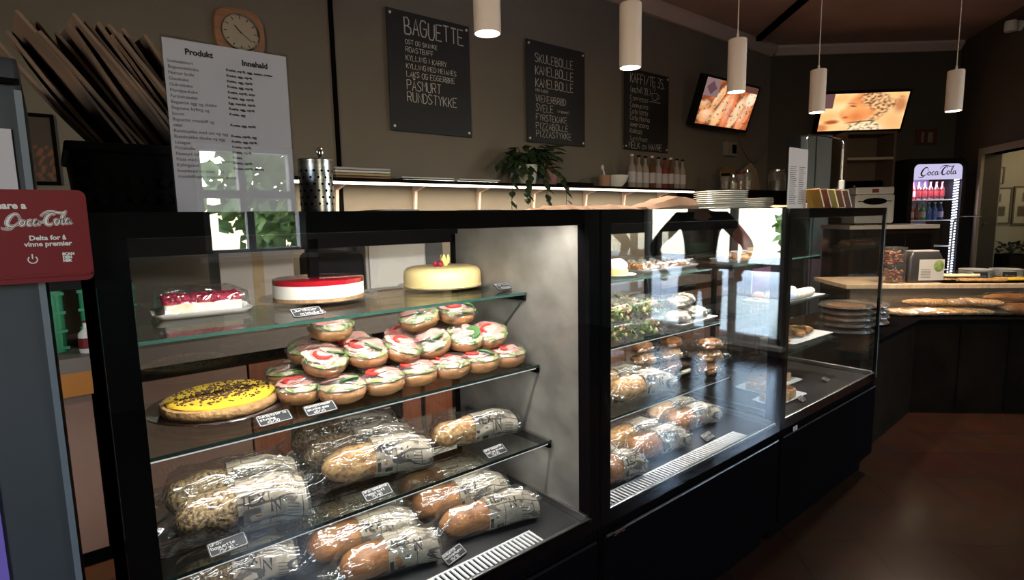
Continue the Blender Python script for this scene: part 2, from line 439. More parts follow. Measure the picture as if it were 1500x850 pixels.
# flowing soft-drink script: strokes in a 10 x 3 field, each a list of (x, y, thickness)
SCRIPT = [
 [(2.15, 2.35, .10), (1.95, 2.65, .22), (1.45, 2.62, .30), (.85, 2.05, .42), (.45, 1.25, .46), (.55, .65, .40), (1.05, .45, .30), (1.7, .75, .14), (2.1, 1.2, .06)],
 [(2.15, 2.35, .10), (2.3, 1.9, .10), (2.0, 1.85, .08)],
 [(1.2, .42, .10), (.9, .1, .18), (.3, .02, .20), (-.3, .15, .10), (-.2, .35, .05)],
 [(2.75, 1.45, .22), (2.35, 1.35, .26), (2.15, .9, .26), (2.4, .55, .22), (2.8, .8, .22), (2.9, 1.2, .24), (2.7, 1.45, .18), (3.15, 1.25, .06)],
 [(3.95, 1.3, .12), (3.7, 1.48, .2), (3.35, 1.2, .26), (3.25, .8, .26), (3.5, .52, .2), (3.85, .75, .1), (4.1, 1.05, .06)],
 [(4.75, 1.38, .1), (4.45, 1.48, .2), (4.15, 1.1, .26), (4.15, .7, .24), (4.4, .55, .18), (4.7, .9, .12), (4.85, 1.45, .2), (4.78, .95, .26), (4.85, .6, .22), (5.15, .75, .08)],
 [(5.1, 1.02, .16), (5.6, 1.06, .16)],
 [(7.35, 2.2, .10), (7.2, 2.55, .20), (6.8, 2.55, .28), (6.25, 2.0, .40), (5.95, 1.25, .44), (6.05, .7, .38), (6.5, .5, .28), (7.0, .8, .12), (7.3, 1.15, .06)],
 [(5.3, 2.1, .08), (5.9, 2.75, .16), (6.8, 2.98, .22), (7.9, 2.75, .22), (8.6, 2.7, .16), (9.3, 3.0, .08)],
 [(7.8, 1.45, .22), (7.42, 1.35, .26), (7.25, .9, .26), (7.5, .55, .22), (7.9, .8, .22), (7.98, 1.2, .22), (7.78, 1.45, .18), (8.2, 1.3, .06)],
 [(8.25, 1.1, .08), (8.75, 2.0, .14), (8.95, 2.6, .16), (8.7, 2.55, .18), (8.42, 1.6, .26), (8.35, .8, .26), (8.55, .55, .18), (8.85, .8, .08)],
 [(9.5, 1.38, .1), (9.2, 1.48, .2), (8.92, 1.1, .26), (8.92, .7, .24), (9.15, .55, .18), (9.45, .9, .12), (9.6, 1.45, .2), (9.52, .95, .26), (9.6, .58, .22), (9.95, .8, .08)],
]
def script_logo(mb, fn, k, grow=0.0):
    for st in SCRIPT:
        sp = spline([(a, b, c) for a, b, c in st], 7)
        mb.ribbon([(p.x*k, p.y*k) for p in sp], [(max(p.z, .03)+grow)*k for p in sp], fn)
    return mb
# ------------------------------------------------------------------ the room
H = 3.483
C2 = Vector((6.973, 2.45, 0)); D2 = Vector((sin(radians(131)), cos(radians(131)), 0)); N2 = Vector((-.6561, -.7547, 0))   # wall_right_back; N2 points into the room
C3 = Vector((8.709, .941, 0)); D3 = Vector((-.8211, -.5708, 0)); N3 = Vector((-.5708, .8211, 0))                            # wall_right; N3 points into the room
F1 = Vector((4.62, .16, 0)); DB = Vector((.70, -.714, 0)); NB = Vector((.714, .70, 0))                                       # corner counter front line; NB points to the staff side
def frame(o, d, n):
    """local x along d, local y along n, z up"""
    return Matrix(((d.x, n.x, 0, o.x), (d.y, n.y, 0, o.y), (0, 0, 1, o.z), (0, 0, 0, 1)))
def wallmesh(T, length, openings, thick=.16, h=H, x0=0.0):
    """wall standing on local x, its room face at local y = 0, body at y < 0"""
    mb = MB(); mb.T = T; x = x0
    for a, b, z0, z1 in sorted(openings):
        mb.bx(x, a, -thick, 0, 0, h)
        if z0 > 0: mb.bx(a, b, -thick, 0, 0, z0)
        if z1 < h: mb.bx(a, b, -thick, 0, z1, h)
        x = b
    mb.bx(x, length, -thick, 0, 0, h); return mb
YF = -4.2; XL = -3.0; XR = 5.5; YB = 2.45
struct('floor', MB().bx(XL, 9.4, YF, .66, -.1, 0), M['floor'], smooth=False)
struct('floor.001', MB().bx(XL, 9.4, .66, YB+.1, -.1, 0), M['floorback'], smooth=False)
struct('ceiling', MB().bx(XL-.2, 10.2, YF-.2, YB+.2, H, H+.12), M['ceiling'], smooth=False)
TB = frame(Vector((XL, YB, 0)), Vector((1, 0, 0)), Vector((0, -1, 0)))
struct('wall_back', wallmesh(TB, C2.x-XL+.12, [], x0=-.1), M['wall'], smooth=False)
T2 = frame(C2, D2, N2); T3 = frame(C3, D3, N3)
def P2(p): return frame(C2, -D2, N2) @ Matrix.Translation((-p[0], p[1], p[2]))     # standing on wall_right_back, local y into the room
def P3(p): return frame(C3, -D3, N3) @ Matrix.Translation((-p[0], p[1], p[2]))
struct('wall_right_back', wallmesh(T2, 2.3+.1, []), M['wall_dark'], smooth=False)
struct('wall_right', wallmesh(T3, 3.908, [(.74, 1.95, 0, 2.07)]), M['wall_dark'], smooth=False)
T4 = frame(Vector((XR, -1.29, 0)), Vector((0, -1, 0)), Vector((-1, 0, 0)))
W4 = [(.22, 1.95, .12, 2.75)]
struct('wall_right_front', wallmesh(T4, 4.2-1.29+.1, W4), M['wall'], smooth=False)
TF = frame(Vector((XR, YF, 0)), Vector((-1, 0, 0)), Vector((0, 1, 0)))
WF = [(3.75, 4.6, 1.18, 2.15)]
WL = [(.6, 2.2, 1.4, 2.9)]  # opening for the added fill window, never in view
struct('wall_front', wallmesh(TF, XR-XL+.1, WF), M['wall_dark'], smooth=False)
TL = frame(Vector((XL, YF, 0)), Vector((0, 1, 0)), Vector((1, 0, 0)))
struct('wall_left', wallmesh(TL, YB-YF+.1, WL), M['wall'], smooth=False)

def window(name, T, a, b, z0, z1, mull, trans):
    fr = MB(); fr.T = T
    w = .055
    for x in (a+w/2, b-w/2): fr.bx(x-w/2, x+w/2, -.13, -.03, z0, z1)
    for z in (z0+w/2, z1-w/2): fr.bx(a, b, -.13, -.03, z-w/2, z+w/2)
    for x in mull: fr.bx(x-.03, x+.03, -.12, -.04, z0, z1)
    for z in trans: fr.bx(a, b, -.12, -.04, z-.035, z+.035)
    o = struct(name, fr, M['whitepl'], smooth=False)
    gl = MB(); gl.T = T; gl.bx(a, b, -.083, -.077, z0, z1)
    build('pane', gl, M['glass_clear'], o, smooth=False)
    si = MB(); si.T = T; si.bx(a-.05, b+.05, -.03, .10, z0-.04, z0)
    build('window_sill', si, M['whitepl'], o, smooth=False)
    c = T @ Vector(((a+b)/2, -.20, (z0+z1)/2)); n = T.to_3x3() @ Vector((0, 1, 0))
    area('daylight_portal', c, n, b-a, z1-z0, 1, portal=True)
window('window_1', T4, *W4[0], [.80, 1.32], [.90])
window('window_2', TF, *WF[0], [4.22], [1.72])
window('fill_window', TL, *WL[0], [1.4], [2.2])  # unseen window added to brighten ceiling and walls with daylight

# trim of the back wall
struct('trim_1', MB().bx(1.352, 1.378, YB-.014, YB, 0, H-.1), M['black_matt'], smooth=False)
struct('trim_2', MB().prism([(YB, H), (YB-.10, H), (YB-.10, H-.03), (YB-.03, H-.115), (YB, H-.115)], 1.365, C2.x-.03, 'x'), M['cornice'], smooth=False)
mb = MB(); mb.T = T2; mb.prism([(0, H), (.10, H), (.10, H-.03), (.03, H-.10), (0, H-.10)], .04, 2.26, 'x')
struct('trim_3', mb, M['cornice'], smooth=False)
mb = MB(); dv = Vector((-.891, -.939, 0)).normalized(); mb.T = frame(Vector((6.42, 2.33, 0)), dv, Vector((dv.y, -dv.x, 0))); mb.bx(0, 3.4, -.028, .028, H-.05, H)
struct('trim_4', mb, M['black_matt'], smooth=False)
mb = MB(); mb.T = T3
mb.bx(.66, .74, -.17, .03, 0, 2.14); mb.bx(1.95, 2.03, -.17, .03, 0, 2.14); mb.bx(.74, 1.95, -.17, .03, 2.07, 2.14)
struct('trim_5', mb, mat('door casing', (.30, .24, .17), .6), smooth=False)
mb = MB(); mb.T = T2; mb.bx(0, 2.3, 0, .02, 0, .1)
struct('baseboard_right', mb, M['dark'], smooth=False)

# the pale back room seen through the doorway in wall_right
mb = MB(); mb.T = T3
mb.bx(.2, 2.6, -1.85, -1.75, 0, 2.7); mb.bx(.2, .3, -1.75, -.16, 0, 2.7); mb.bx(2.5, 2.6, -1.75, -.16, 0, 2.7); mb.bx(.2, 2.6, -1.85, -.16, 2.6, 2.7)
struct('wall_back_room', mb, M['wall_light'], smooth=False)
pl = bpy.data.lights.new('back_room_lamp', 'POINT'); pl.energy = 15; pl.color = (1, .84, .58); pl.shadow_soft_size = .15
po = bpy.data.objects.new('back_room_lamp', pl); COL.objects.link(po); po.location = T3 @ Vector((1.3, -1.0, 2.4))

# street outside the windows
struct('ground', MB().bx(-14, 20, -20, YF-.2, -.25, -.12), M['pave'], smooth=False)
struct('ground.001', MB().bx(10.3, 20, YF-.2, 6, -.25, -.12), M['pave'], smooth=False)
mb = MB()
for bxx, byy, bzz, rr in ((2.55, -7.6, 1.9, 1.0), (3.4, -9, 2.6, 1.5), (11.5, -3.6, 1.2, .8), (12.5, -3.3, 2.0, 1.0)):
    for k in range(420):
        a, b_, r_ = random.uniform(0, 2*pi), random.uniform(-1, 1), rr*random.uniform(.5, 1)
        s_ = sqrt(1-b_*b_); c = Vector((bxx+cos(a)*s_*r_, byy+sin(a)*s_*r_, bzz+b_*r_))
        d = Vector((random.uniform(-1, 1), random.uniform(-1, 1), random.uniform(-1, 1))).normalized()*.16; e = d.orthogonal().normalized()*.09
        mb.quad(c-d, c+e, c+d, c-e)
o = build('foliage', mb, M['leafout'], smooth=False)
tag(o, 'green leaves outdoors seen mirrored in the menu sheet and case glass', 'foliage', kind='stuff')
# ------------------------------------------------------------------ refrigerated display cases
CP = 1.139; CD = .68; ZT = 1.472; ZG = 1.432; ZB = .573
SHZ = (1.222, 1.0, .771); SHY = (.268, .211, .16)
def make_case(k, label, right_side):
    x0 = k*CP - .045; w = CP-.006
    t = thing('display_case', label, 'display case', (x0, 0, 0))
    g0, g1 = .045, w-.045+.005      # clear glass opening in local x
    # base
    b = MB(); b.bx(0, w, .012, CD, .09, ZB-.045); b.bx(.03, w-.03, .05, CD-.02, 0, .09)
    build('base_cabinet', b, M['black'], t, smooth=False, bevel=.004)
    d = MB(); d.bx(.012, w-.012, 0, .012, .11, ZB-.075)
    dr = build('drawer_front', d, M['black'], t, smooth=False, bevel=.003)
    build('edge_strip', MB().bx(.02, w-.02, -.003, .002, ZB-.079, ZB-.073), M['steel'] if k == 1 else M['blackplast'], dr, smooth=False)
    # frame behind the glass: posts and bands
    f = MB()
    f.bx(0, g0, .006, .05, ZB-.045, ZT); f.bx(g1, w, .006, .05, ZB-.045, ZT) if right_side != 'glass_open' else f.bx(w-.012, w, .006, .02, ZB-.045, ZT)
    f.bx(g0, g1, .006, .03, ZG, ZT); f.bx(g0, g1, .006, .012, ZB-.045, ZB)
    build('front_frame', f, M['black'], t, smooth=False)
    build('front_glass', MB().bx(0, w, 0, .005, ZB-.04, ZT), M['glass'], t, smooth=False)
    # floor deck, sill rail and vent grille
    dk = MB(); dk.bx(g0, w-.02, .012, CD-.04, ZB-.045, ZB-.012)
    build('deck', dk, M['decksteel'], t, smooth=False)
    rl = MB(); rl.bx(g0, w-.03, .006, .016, ZB-.012, ZB+.004)
    for xx in (g0, w-.05): rl.bx(xx, xx+.022, .016, CD-.05, ZB-.012, ZB+.010)
    build('deck_rail', rl, M['steel'], t, smooth=False, bevel=.002)
    v = MB(); n = 52
    if k == 2: n = 0
    ga, gb = (.18, .925) if k == 0 else (.065, .90)
    for i in range(n):
        x = ga + (gb-ga)*i/(n-1); v.bx(x-.0035, x+.0035, .025, .085, ZB-.012, ZB-.006)
    for yy in (.022, .086) if n else (): v.bx(ga-.004, gb+.004, yy-.003, yy+.003, ZB-.012, ZB-.006)
    if n: vg = build('vent_grille', v, M['whitepl'], t, smooth=False)
    if n: build('vent_slot', MB().bx(ga, gb, .025, .085, ZB-.0119, ZB-.0105), M['black_matt'], vg, smooth=False)
    # sides
    build('side_panel', MB().bx(.030, .043, .05, CD, ZB-.045, ZT-.03) if k == 0 else MB().bx(0, .012, .05, CD, ZB-.045, ZT-.03), M['black'] if k == 0 else M['glass'], t, smooth=False)
    if right_side == 'steel':
        sp = build('side_panel', MB().bx(w-.040, w-.006, .05, CD, ZB-.045, ZT-.03), M['wornsteel'], t, smooth=False)
        sp['label'] = 'smeared bright steel inner side wall'
    else:
        build('side_panel', MB().bx(w-.012, w-.006, .02 if right_side == 'glass_open' else .05, CD, ZB-.03, ZT-.03), M['glass'], t, smooth=False)
        e = MB(); e.bx(w-.014, w-.004, .05, CD, ZB-.045, ZB-.028)
        if right_side == 'glass_open': e.bx(w-.012, w-.004, .004, .014, ZB-.03, ZT-.03)
        build('side_rail', e, M['greyfridge'], t, smooth=False)
    # top and rear sliding doors
    build('top_panel', MB().bx(0, w, .006, CD, ZT-.028, ZT), M['black'], t, smooth=False, bevel=.003)
    rf = MB()
    for xx in (0, w-.03): rf.bx(xx, xx+.03, CD-.03, CD, ZB-.045, ZT-.028)
    rf.bx(.03, w-.03, CD-.03, CD, ZB-.045, ZB-.01); rf.bx(.03, w-.03, CD-.03, CD, ZT-.07, ZT-.028)
    build('rear_frame', rf, M['black_matt'], t, smooth=False)
    for j in (0, 1):
        a = .03 + j*(w/2-.045); bb = a + w/2-.015; y = CD-.022+j*.009
        dm = MB()
        for xx in (a, bb-.028): dm.bx(xx, xx+.028, y, y+.008, ZB-.01, ZT-.07)
        dm.bx(a, bb, y, y+.008, ZB-.01, ZB+.015); dm.bx(a, bb, y, y+.008, ZT-.10, ZT-.07)
        dd = build('rear_door', dm, M['black_matt'], t, smooth=False)
        build('pane', MB().bx(a+.028, bb-.028, y+.003, y+.005, ZB+.015, ZT-.10), M['glass_clear'], dd, smooth=False)
    # light tube along the upper front edge
    lt = build('light_tube', MB().cyl((g0+.02, .050, ZG+.014), (w-.06, .050, ZG+.014), .004, n=10), M['led'], t)
    build('tube_holder', MB().bx(g0, w-.045, .032, .036, ZG-.002, ZT-.028), M['decksteel'], lt, smooth=False)
    return t, x0, w
CASES = []
for k, (lb, rs) in enumerate((('black glass-fronted cake and sandwich case nearest the tall grey fridge', 'steel'),
                              ('black glass-fronted middle case holding salads and baguettes', 'glass'),
                              ('black glass-ended case at the far end of the row, beside bread ledge', 'glass_open'))):
    t, x0, w = make_case(k, lb, rs); CASES.append(t)
    p = CASE_LIGHT*(1.0, 1.0, .7)[k]
    area('case_front_light', (x0+w/2, .050, ZG+.008), (0, .75, -1), w-.16, .02, p, (1, .97, .93), 165)
    # shelves: glass sheet with its visible edge, on two brackets
    for i, (z, y) in enumerate(zip(SHZ, SHY)):
        if k == 2 and i == 3: continue
        xa, xb = .045, w-.045
        if k == 1: xb = w-.12
        if k == 2: xb = w-.14
        s = MB(); s.bx(xa, xb, y+.0012, CD-.06, z-.008, z)
        sh = build('glass_shelf', s, M['shelf_glass'], t, smooth=False)
        e = build('front_edge', MB().bx(xa, xb, y, y+.0012, z-.008, z), M['glassedge'] if i == 0 else M['glassedge_dark'], sh, smooth=False)
        if i > 0 and k < 2:      # thin led strip under the front edge of the lower shelves
            build('light_strip', MB().bx(xa+.012, xb-.012, y+.004, y+.012, z-.0125, z-.0085), M['ledthin'], sh, smooth=False)
            area('shelf_edge_light', (x0+(xa+xb)/2, y+.022, z-.014), (0, .6, -1), xb-xa-.08, .012, 1.4, (1, .97, .93), 150)
        for xx in (xa-.001, xb-.008):
            build('shelf_bracket', MB().prism([(y-.004+.06, z-.0085), (y+.004, z-.0085), (y+.004, z-.026), (y+.16, z-.03), (CD-.06, z-.055), (CD-.06, z-.0085)], xx, xx+.009, 'x'), M['black'], sh, smooth=False)
# small makers' plates on the base
mb = MB(); write(mb, 'smia', 0, 0, .018, .003, lambda u, v: (1.148+u, -.0022, .486+v), .02)
o = build('maker_badge', MB().bx(1.142, 1.20, -.0018, -.0006, .480, .513), M['black'], smooth=False)
tag(o, 'small dark badge with faint red lettering low on middle case', 'badge')
build('lettering', mb, mat('dull red print', (.16, .025, .02), .6), o, smooth=False)
o = build('energy_sticker', MB().bx(2.345, 2.385, -.0018, -.0006, .497, .520), M['paper'], smooth=False)
tag(o, 'tiny pale sticker on the front of the far glass-ended case', 'sticker')
build('lettering', write and MB().bx(2.349, 2.372, -.0024, -.0018, .503, .507).bx(2.349, 2.378, -.0024, -.0018, .511, .515), M['red'], o, smooth=False)
# ------------------------------------------------------------------ bread and cakes
FM = dict(
    crust=mat('golden crust', (.34, .150, .050), .42, color2=(.18, .066, .020), scale=14, bump=.3, bscale=30),
    seeds=mat('seeded crust', (.44, .31, .15), .7, color2=(.07, .042, .024), scale=130, bump=.9, bscale=130, detail=1, cbump=.006),
    darkseeds=mat('dark seeded crust', (.26, .18, .09), .7, color2=(.05, .032, .02), scale=130, bump=.9, bscale=130, detail=1, cbump=.006),
    oats=mat('oat sprinkled crust', (.52, .33, .14), .65, color2=(.28, .115, .035), scale=85, bump=.7, bscale=100, detail=1, cbump=.005),
    bun=mat('bun crust', (.56, .27, .10), .5, color2=(.44, .17, .06), scale=18, bump=.15, bscale=30),
    crumb=mat('pale crumb', (.80, .66, .45), .8, vary=.15, scale=60, bump=.4, bscale=140, cbump=.004),
    ham=mat('ham', (.62, .22, .19), .4, color2=(.68, .38, .32), scale=30),
    cheese=mat('cream cheese', (.52, .40, .26), .45, vary=.08, scale=40),
    egg=mat('egg salad', (.60, .48, .22), .5, color2=(.62, .56, .42), scale=60),
    cucumber=mat('cucumber', (.50, .60, .26), .35, color2=(.70, .74, .45), scale=50),
    cuke_skin=mat('cucumber skin', (.06, .16, .04), .4),
    pepper=mat('red pepper', (.68, .045, .035), .3),
    lettuce=mat('lettuce', (.11, .19, .035), .5, color2=(.28, .33, .12), scale=30),
    purpleleaf=mat('purple salad leaf', (.20, .035, .07), .5, color2=(.34, .12, .15), scale=30),
    orangebit=mat('orange salad bits', (.74, .36, .12), .45, color2=(.80, .58, .38), scale=40),
    jelly=mat('red jelly glaze', (.33, .010, .016), .08, spec=.7, coat=.6),
    creamcake=mat('white cake cream', (.82, .78, .70), .55, vary=.06, scale=30),
    biscuit=mat('biscuit base', (.40, .23, .11), .8, vary=.3, scale=60, bump=.4, bscale=90),
    marzipan=mat('yellow marzipan', (.80, .60, .27), .42, vary=.04, scale=10),
    physalis=mat('pale yellow husk', (.78, .66, .22), .5),
    raspberry=mat('raspberry topping', (.40, .018, .055), .22, color2=(.24, .008, .03), scale=60, bump=.6, bscale=180, spec=.6, cbump=.004),
    sponge=mat('pale sponge', (.78, .62, .38), .8, color2=(.84, .72, .55), scale=40, bump=.5, bscale=120, cbump=.004),
    custard=mat('yellow custard', (.82, .52, .045), .4, vary=.06, scale=20),
    choc=mat('chocolate sprinkle', (.09, .042, .022), .5),
    tartcrust=mat('tart crust', (.50, .28, .11), .8, vary=.3, scale=40, bump=.5, bscale=70),
    nut=mat('nut pastry', (.62, .38, .17), .55, color2=(.34, .16, .06), scale=70, bump=.9, bscale=110, cbump=.008),
    icing=mat('white icing', (.84, .80, .72), .4),
)
def loft(mb, secs, n=20, jx=0.0, freq=18, seed=0.0, square=1.0):
    """secs: (x, half width, half height, centre z, centre y)"""
    R = []
    for x, ry, rz, zc, yc in secs:
        ring = []
        for k in range(n):
            a = 2*pi*k/n; c, s_ = cos(a), sin(a)
            c = math.copysign(abs(c)**square, c); s_ = math.copysign(abs(s_)**square, s_)
            p = Vector((x, yc + ry*c, zc + rz*s_))
            if jx:
                nn = mnoise.noise_vector(Vector((p.x*freq + seed, p.y*freq, p.z*freq)))
                p += Vector((nn.x*jx*.4, nn.y*jx, nn.z*jx))
            p.z = max(p.z, .0008); ring.append(p)
        R.append(ring)
    return mb.rings(R)

def baguette(label, loc, L, ry, rz, yaw, kind, seed, group):
    t = thing('wrapped_baguette', label, 'baguette', loc, radians(yaw), group)
    ry *= 1.22; rz *= 1.22
    b = MB(); n = 16; secs = []
    x0, x1 = .004, L-.03
    for i in range(n+1):
        u = i/n; g = max(.05, (1-abs(2*u-1)**5))**.5; g *= .95 + .05*sin(u*19+seed)
        secs.append((x0 + (x1-x0)*u, ry*.90*g, rz*.88*g, .003 + rz*.88, .0))
    loft(b, secs, 20, .004, 30, seed)
    build('bread', b, FM[kind], t)
    p = MB(); a = L*.47; secs = []
    for i in range(11):
        u = i/10; x = a + (L-a)*u
        w = ry*(.95 + .10*max(0, u-.6)/.4); h_ = rz*(.95 - .22*max(0, u-.6)/.4)
        secs.append((x, w, h_, .0015 + h_, .004*sin(seed+u*3)))
    R = MB(); loft(R, secs, 28, .0035, 26, seed, .92)
    ps = build('paper_sleeve', R, M['newsprint'], t)
    def fn(u, v):
        x = a + u; uu = min(1, max(0, u/(L-a)))
        w = ry*(.95 + .10*max(0, uu-.6)/.4)+.0042; h_ = rz*(.95 - .22*max(0, uu-.6)/.4)+.0042
        an = v/ry
        c = -cos(an); s_ = sin(an)
        c = math.copysign(abs(c)**.92, c); s_ = math.copysign(abs(s_)**.92, s_)
        return (x, w*c, .0015+h_-.004 + h_*s_)
    k = MB()
    write(k, 'TEX', .006, .012+.035*(seed % 1.0), .021, .0042, fn, .0)
    write(k, 'N', .066, -.012+.035*(seed % 1.0), .028, .0055, fn, .0)
    k.ribbon([(.004, -.02), (.004, .004)], .010, fn); k.ribbon([(.02, -.02), (.04, -.02)], .012, fn)
    for q in range(5): k.ribbon([(.098, -.02+q*.008), (.098+.024, -.02+q*.008)], .0018, fn)
    write(k, 'bakeri av', .01, .044, .008, .0016, fn, .0)
    build('lettering', k, M['ink'], ps, smooth=False)
    f = MB(); secs = []
    for i in range(17):
        u = i/16; x = -.045 + (L+.005+.045)*u
        if x < .02: g = (x+.045)/.065; w, h_ = ry*(.95 + .08*g), rz*(.16 + .86*g)
        else: w, h_ = ry*1.08, rz*1.05
        if u > .93: h_ = rz*.86; w = ry*1.1
        secs.append((x, w, h_, max(h_, .004)+.0005 if x > .0 else rz*.55, 0))
    loft(f, secs, 26, .0085, 34, seed+5, .9)
    build('clear_film', f, M['film'], t)
    return t
BG1 = 'film and newsprint wrapped baguettes in the nearest case'
Z3, ZD = .771, ZB-.012
for a in (
  ('broad seeded baguette in newsprint sleeve at front left of the nearest case bottom shelf', (.048, .275, Z3), .265, .050, .047, -9, 'seeds', .3),
  ('seeded baguette in newsprint sleeve right behind the broad front left seeded one', (.048, .395, Z3), .285, .050, .047, -7, 'seeds', 1.7),
  ('oat topped baguette with a clear film tail, front middle of bottom glass shelf', (.385, .325, Z3), .285, .043, .043, -9, 'oats', 2.4),
  ('dark seeded baguette in shade directly behind the oat topped baguette on bottom shelf', (.375, .43, Z3), .30, .045, .045, -8, 'darkseeds', 3.1),
  ('dark seeded baguette at the back middle of the nearest case bottom glass shelf', (.38, .545, Z3), .30, .045, .045, -7, 'darkseeds', 4.6),
  ('slim short baguette alone at the right end of the nearest case bottom glass shelf', (.72, .335, Z3), .275, .036, .038, -9, 'oats', 5.2),
  ('golden baguette lying on the nearest case floor, left of the pair beside the grille', (.34, .345, ZD), .285, .045, .044, -10, 'crust', 6.4),
  ('golden baguette lowest in the photo, its paper end beside the price card on case floor', (.375, .215, ZD), .245, .040, .040, -10, 'crust', 7.7),
  ('brown baguette with torn film on case floor, behind the frontmost right one', (.645, .345, ZD), .305, .045, .045, -8, 'crust', 8.2),
  ('brown baguette frontmost at right on case floor, nearest the white vent grille', (.66, .215, ZD), .300, .038, .040, -12, 'crust', 9.9),
  ('baguette tucked at the back right of the nearest case floor', (.67, .47, ZD), .30, .042, .042, -6, 'crust', 10.4),
  ('baguette in newsprint at the bottom left corner of the nearest case floor', (.048, .40, ZD), .27, .045, .044, -8, 'darkseeds', 11.3),
  ('dark baguette behind the left golden one on the nearest case floor', (.35, .46, ZD), .29, .043, .043, -8, 'darkseeds', 12.6),
): baguette(*a, group=BG1)
BG2 = 'film and newsprint wrapped baguettes in the middle case'
for a in (
  ('pale baguette at the front of the middle case bottom shelf, left side', (1.42, .245, Z3), .30, .042, .042, -4, 'oats', 20.3),
  ('pale baguette behind the front one at left on middle case bottom shelf', (1.40, .345, Z3), .30, .042, .042, -3, 'oats', 21.9),
  ('short newsprint wrapped baguette end nearest the middle case left post on the floor deck', (1.235, .145, ZD), .175, .045, .040, -5, 'crust', 22.2),
  ('newsprint wrapped baguette behind the leftmost one on the middle case deck', (1.235, .255, ZD), .175, .045, .040, -3, 'crust', 23.1),
  ('golden baguette in paper sleeve, front row second along the middle case deck', (1.44, .185, ZD), .285, .045, .042, -5, 'crust', 24.8),
  ('baguette with shiny film behind the front second one on middle case deck', (1.44, .29, ZD), .275, .045, .042, -3, 'oats', 25.5),
  ('reddish brown baguette at the right end of the front row, middle case deck', (1.765, .245, ZD), .285, .042, .042, -5, 'crust', 26.7),
  ('baguette furthest right and back on the middle case deck, tail of film', (1.78, .35, ZD), .285, .042, .042, -3, 'oats', 27.4),
): baguette(*a, group=BG2)

# --- open rolls in cling film
def roll(top, seed):
    t = thing('filled_roll', 'x', 'roll', (0, 0, 0))
    r = .046; w = lambda u, i: .05*mnoise.noise(Vector((cos(u*6.283)+seed, sin(u*6.283), i*.2)))
    b = MB(); b.lathe([(.0, 0), (r*.6, .0008), (r*.9, .008), (r, .018), (r*.97, .026), (r*.92, .029), (0, .030)], n=26, wob=w)
    build('bread', b, FM['bun'], t, angle=60)
    s = MB(); s.lathe([(0, .0295), (r*.93, .0295), (r*.98, .032), (r*.9, .037), (r*.4, .039), (0, .0395)], n=26, wob=lambda u, i: .09*mnoise.noise(Vector((cos(u*6.283)*2+seed, sin(u*6.283)*2, i))))
    build('spread', s, FM['cheese' if top != 'egg' else 'egg'], t, angle=60)
    if top in ('ham', 'both'):
        h_ = MB(); h_.lathe([(0, .038), (r*.7, .0385), (r*.82, .041), (r*.75, .044), (0, .047)], c=(-.008, .004, 0), n=22, wob=lambda u, i: .25*mnoise.noise(Vector((cos(u*6.283)*2, sin(u*6.283)*2+seed, 0))))
        build('ham_slice', h_, FM['ham'], t, angle=60)
    if top in ('cuke', 'both', 'egg'):
        c = MB(); c.T = Matrix.Translation((.014, -.012, .044)) @ Euler((.5, .25, seed)).to_matrix().to_4x4()
        c.lathe([(0, -.0015), (.019, -.0015), (.019, .0015), (0, .0018)], n=20)
        cs = build('cucumber_slice', c, FM['cucumber'], t, angle=60)
        k = MB(); k.T = c.T; k.lathe([(.0188, -.0017), (.0203, -.0017), (.0203, .0017), (.0188, .0017)], n=20); build('skin', k, FM['cuke_skin'], cs)
    l = MB()
    for j in range(7):
        a = seed+j*2*pi/7; l.T = Matrix.Rotation(a, 4, 'Z') @ Matrix.Translation((r*.80, 0, .034)) @ Euler((random.uniform(-.4, .4), random.uniform(-.3, .5), 0)).to_matrix().to_4x4()
        l.ball((0, 0, 0), .013, .015, .0035, 8, 5, .5, 40)
    build('lettuce', l, FM['lettuce'], t)
    if top in ('pepper', 'both', 'ham'):
        p = MB(); pts = [Vector((-.012+.020*cos(a_), -.006+.018*sin(a_), .0475)) for a_ in [seed + q*.4 for q in range(9)]]
        p.tube(pts, [.002]+[.0042]*7+[.002], 8); build('pepper_strip', p, FM['pepper'], t)
    for j in range(2):
        h_ = MB(); h_.T = Matrix.Rotation(seed*2+j*2.6, 4, 'Z') @ Matrix.Translation((.016, 0, .0405+.002*j)) @ Euler((.15, .2, 0)).to_matrix().to_4x4()
        h_.lathe([(0, -.001), (.024, -.001), (.026, .0015), (0, .003)], n=18, wob=lambda u, i: .3*mnoise.noise(Vector((cos(u*6.283)*2+seed, sin(u*6.283)*2+j, 0))))
        build('sausage_slice', h_, FM['ham'], t, angle=60)
    f = MB(); R = []
    for j in range(13):
        th = pi*j/12; ring = []
        for k in range(26):
            a_ = 2*pi*k/26; d = Vector((sin(th)*cos(a_), sin(th)*sin(a_), -cos(th)))
            g = 1 + .10*mnoise.noise(d*5 + Vector((seed, 0, 0)))
            z = .0275 + d.z*.0272*(g if d.z > 0 else 1) ; ring.append(Vector((d.x*r*1.08*g, d.y*r*1.08*g, max(z, .0004))))
        R.append(ring)
    f.rings(R, cap=False); build('cling_film', f, M['filmtight'], t)
    return t
RT = [Stock(roll('ham', .4)), Stock(roll('both', 1.9)), Stock(roll('cuke', 3.3)), Stock(roll('egg', 5.1)), Stock(roll('pepper', 7.7))]
G = 'film wrapped open rolls heaped on the middle glass shelf'
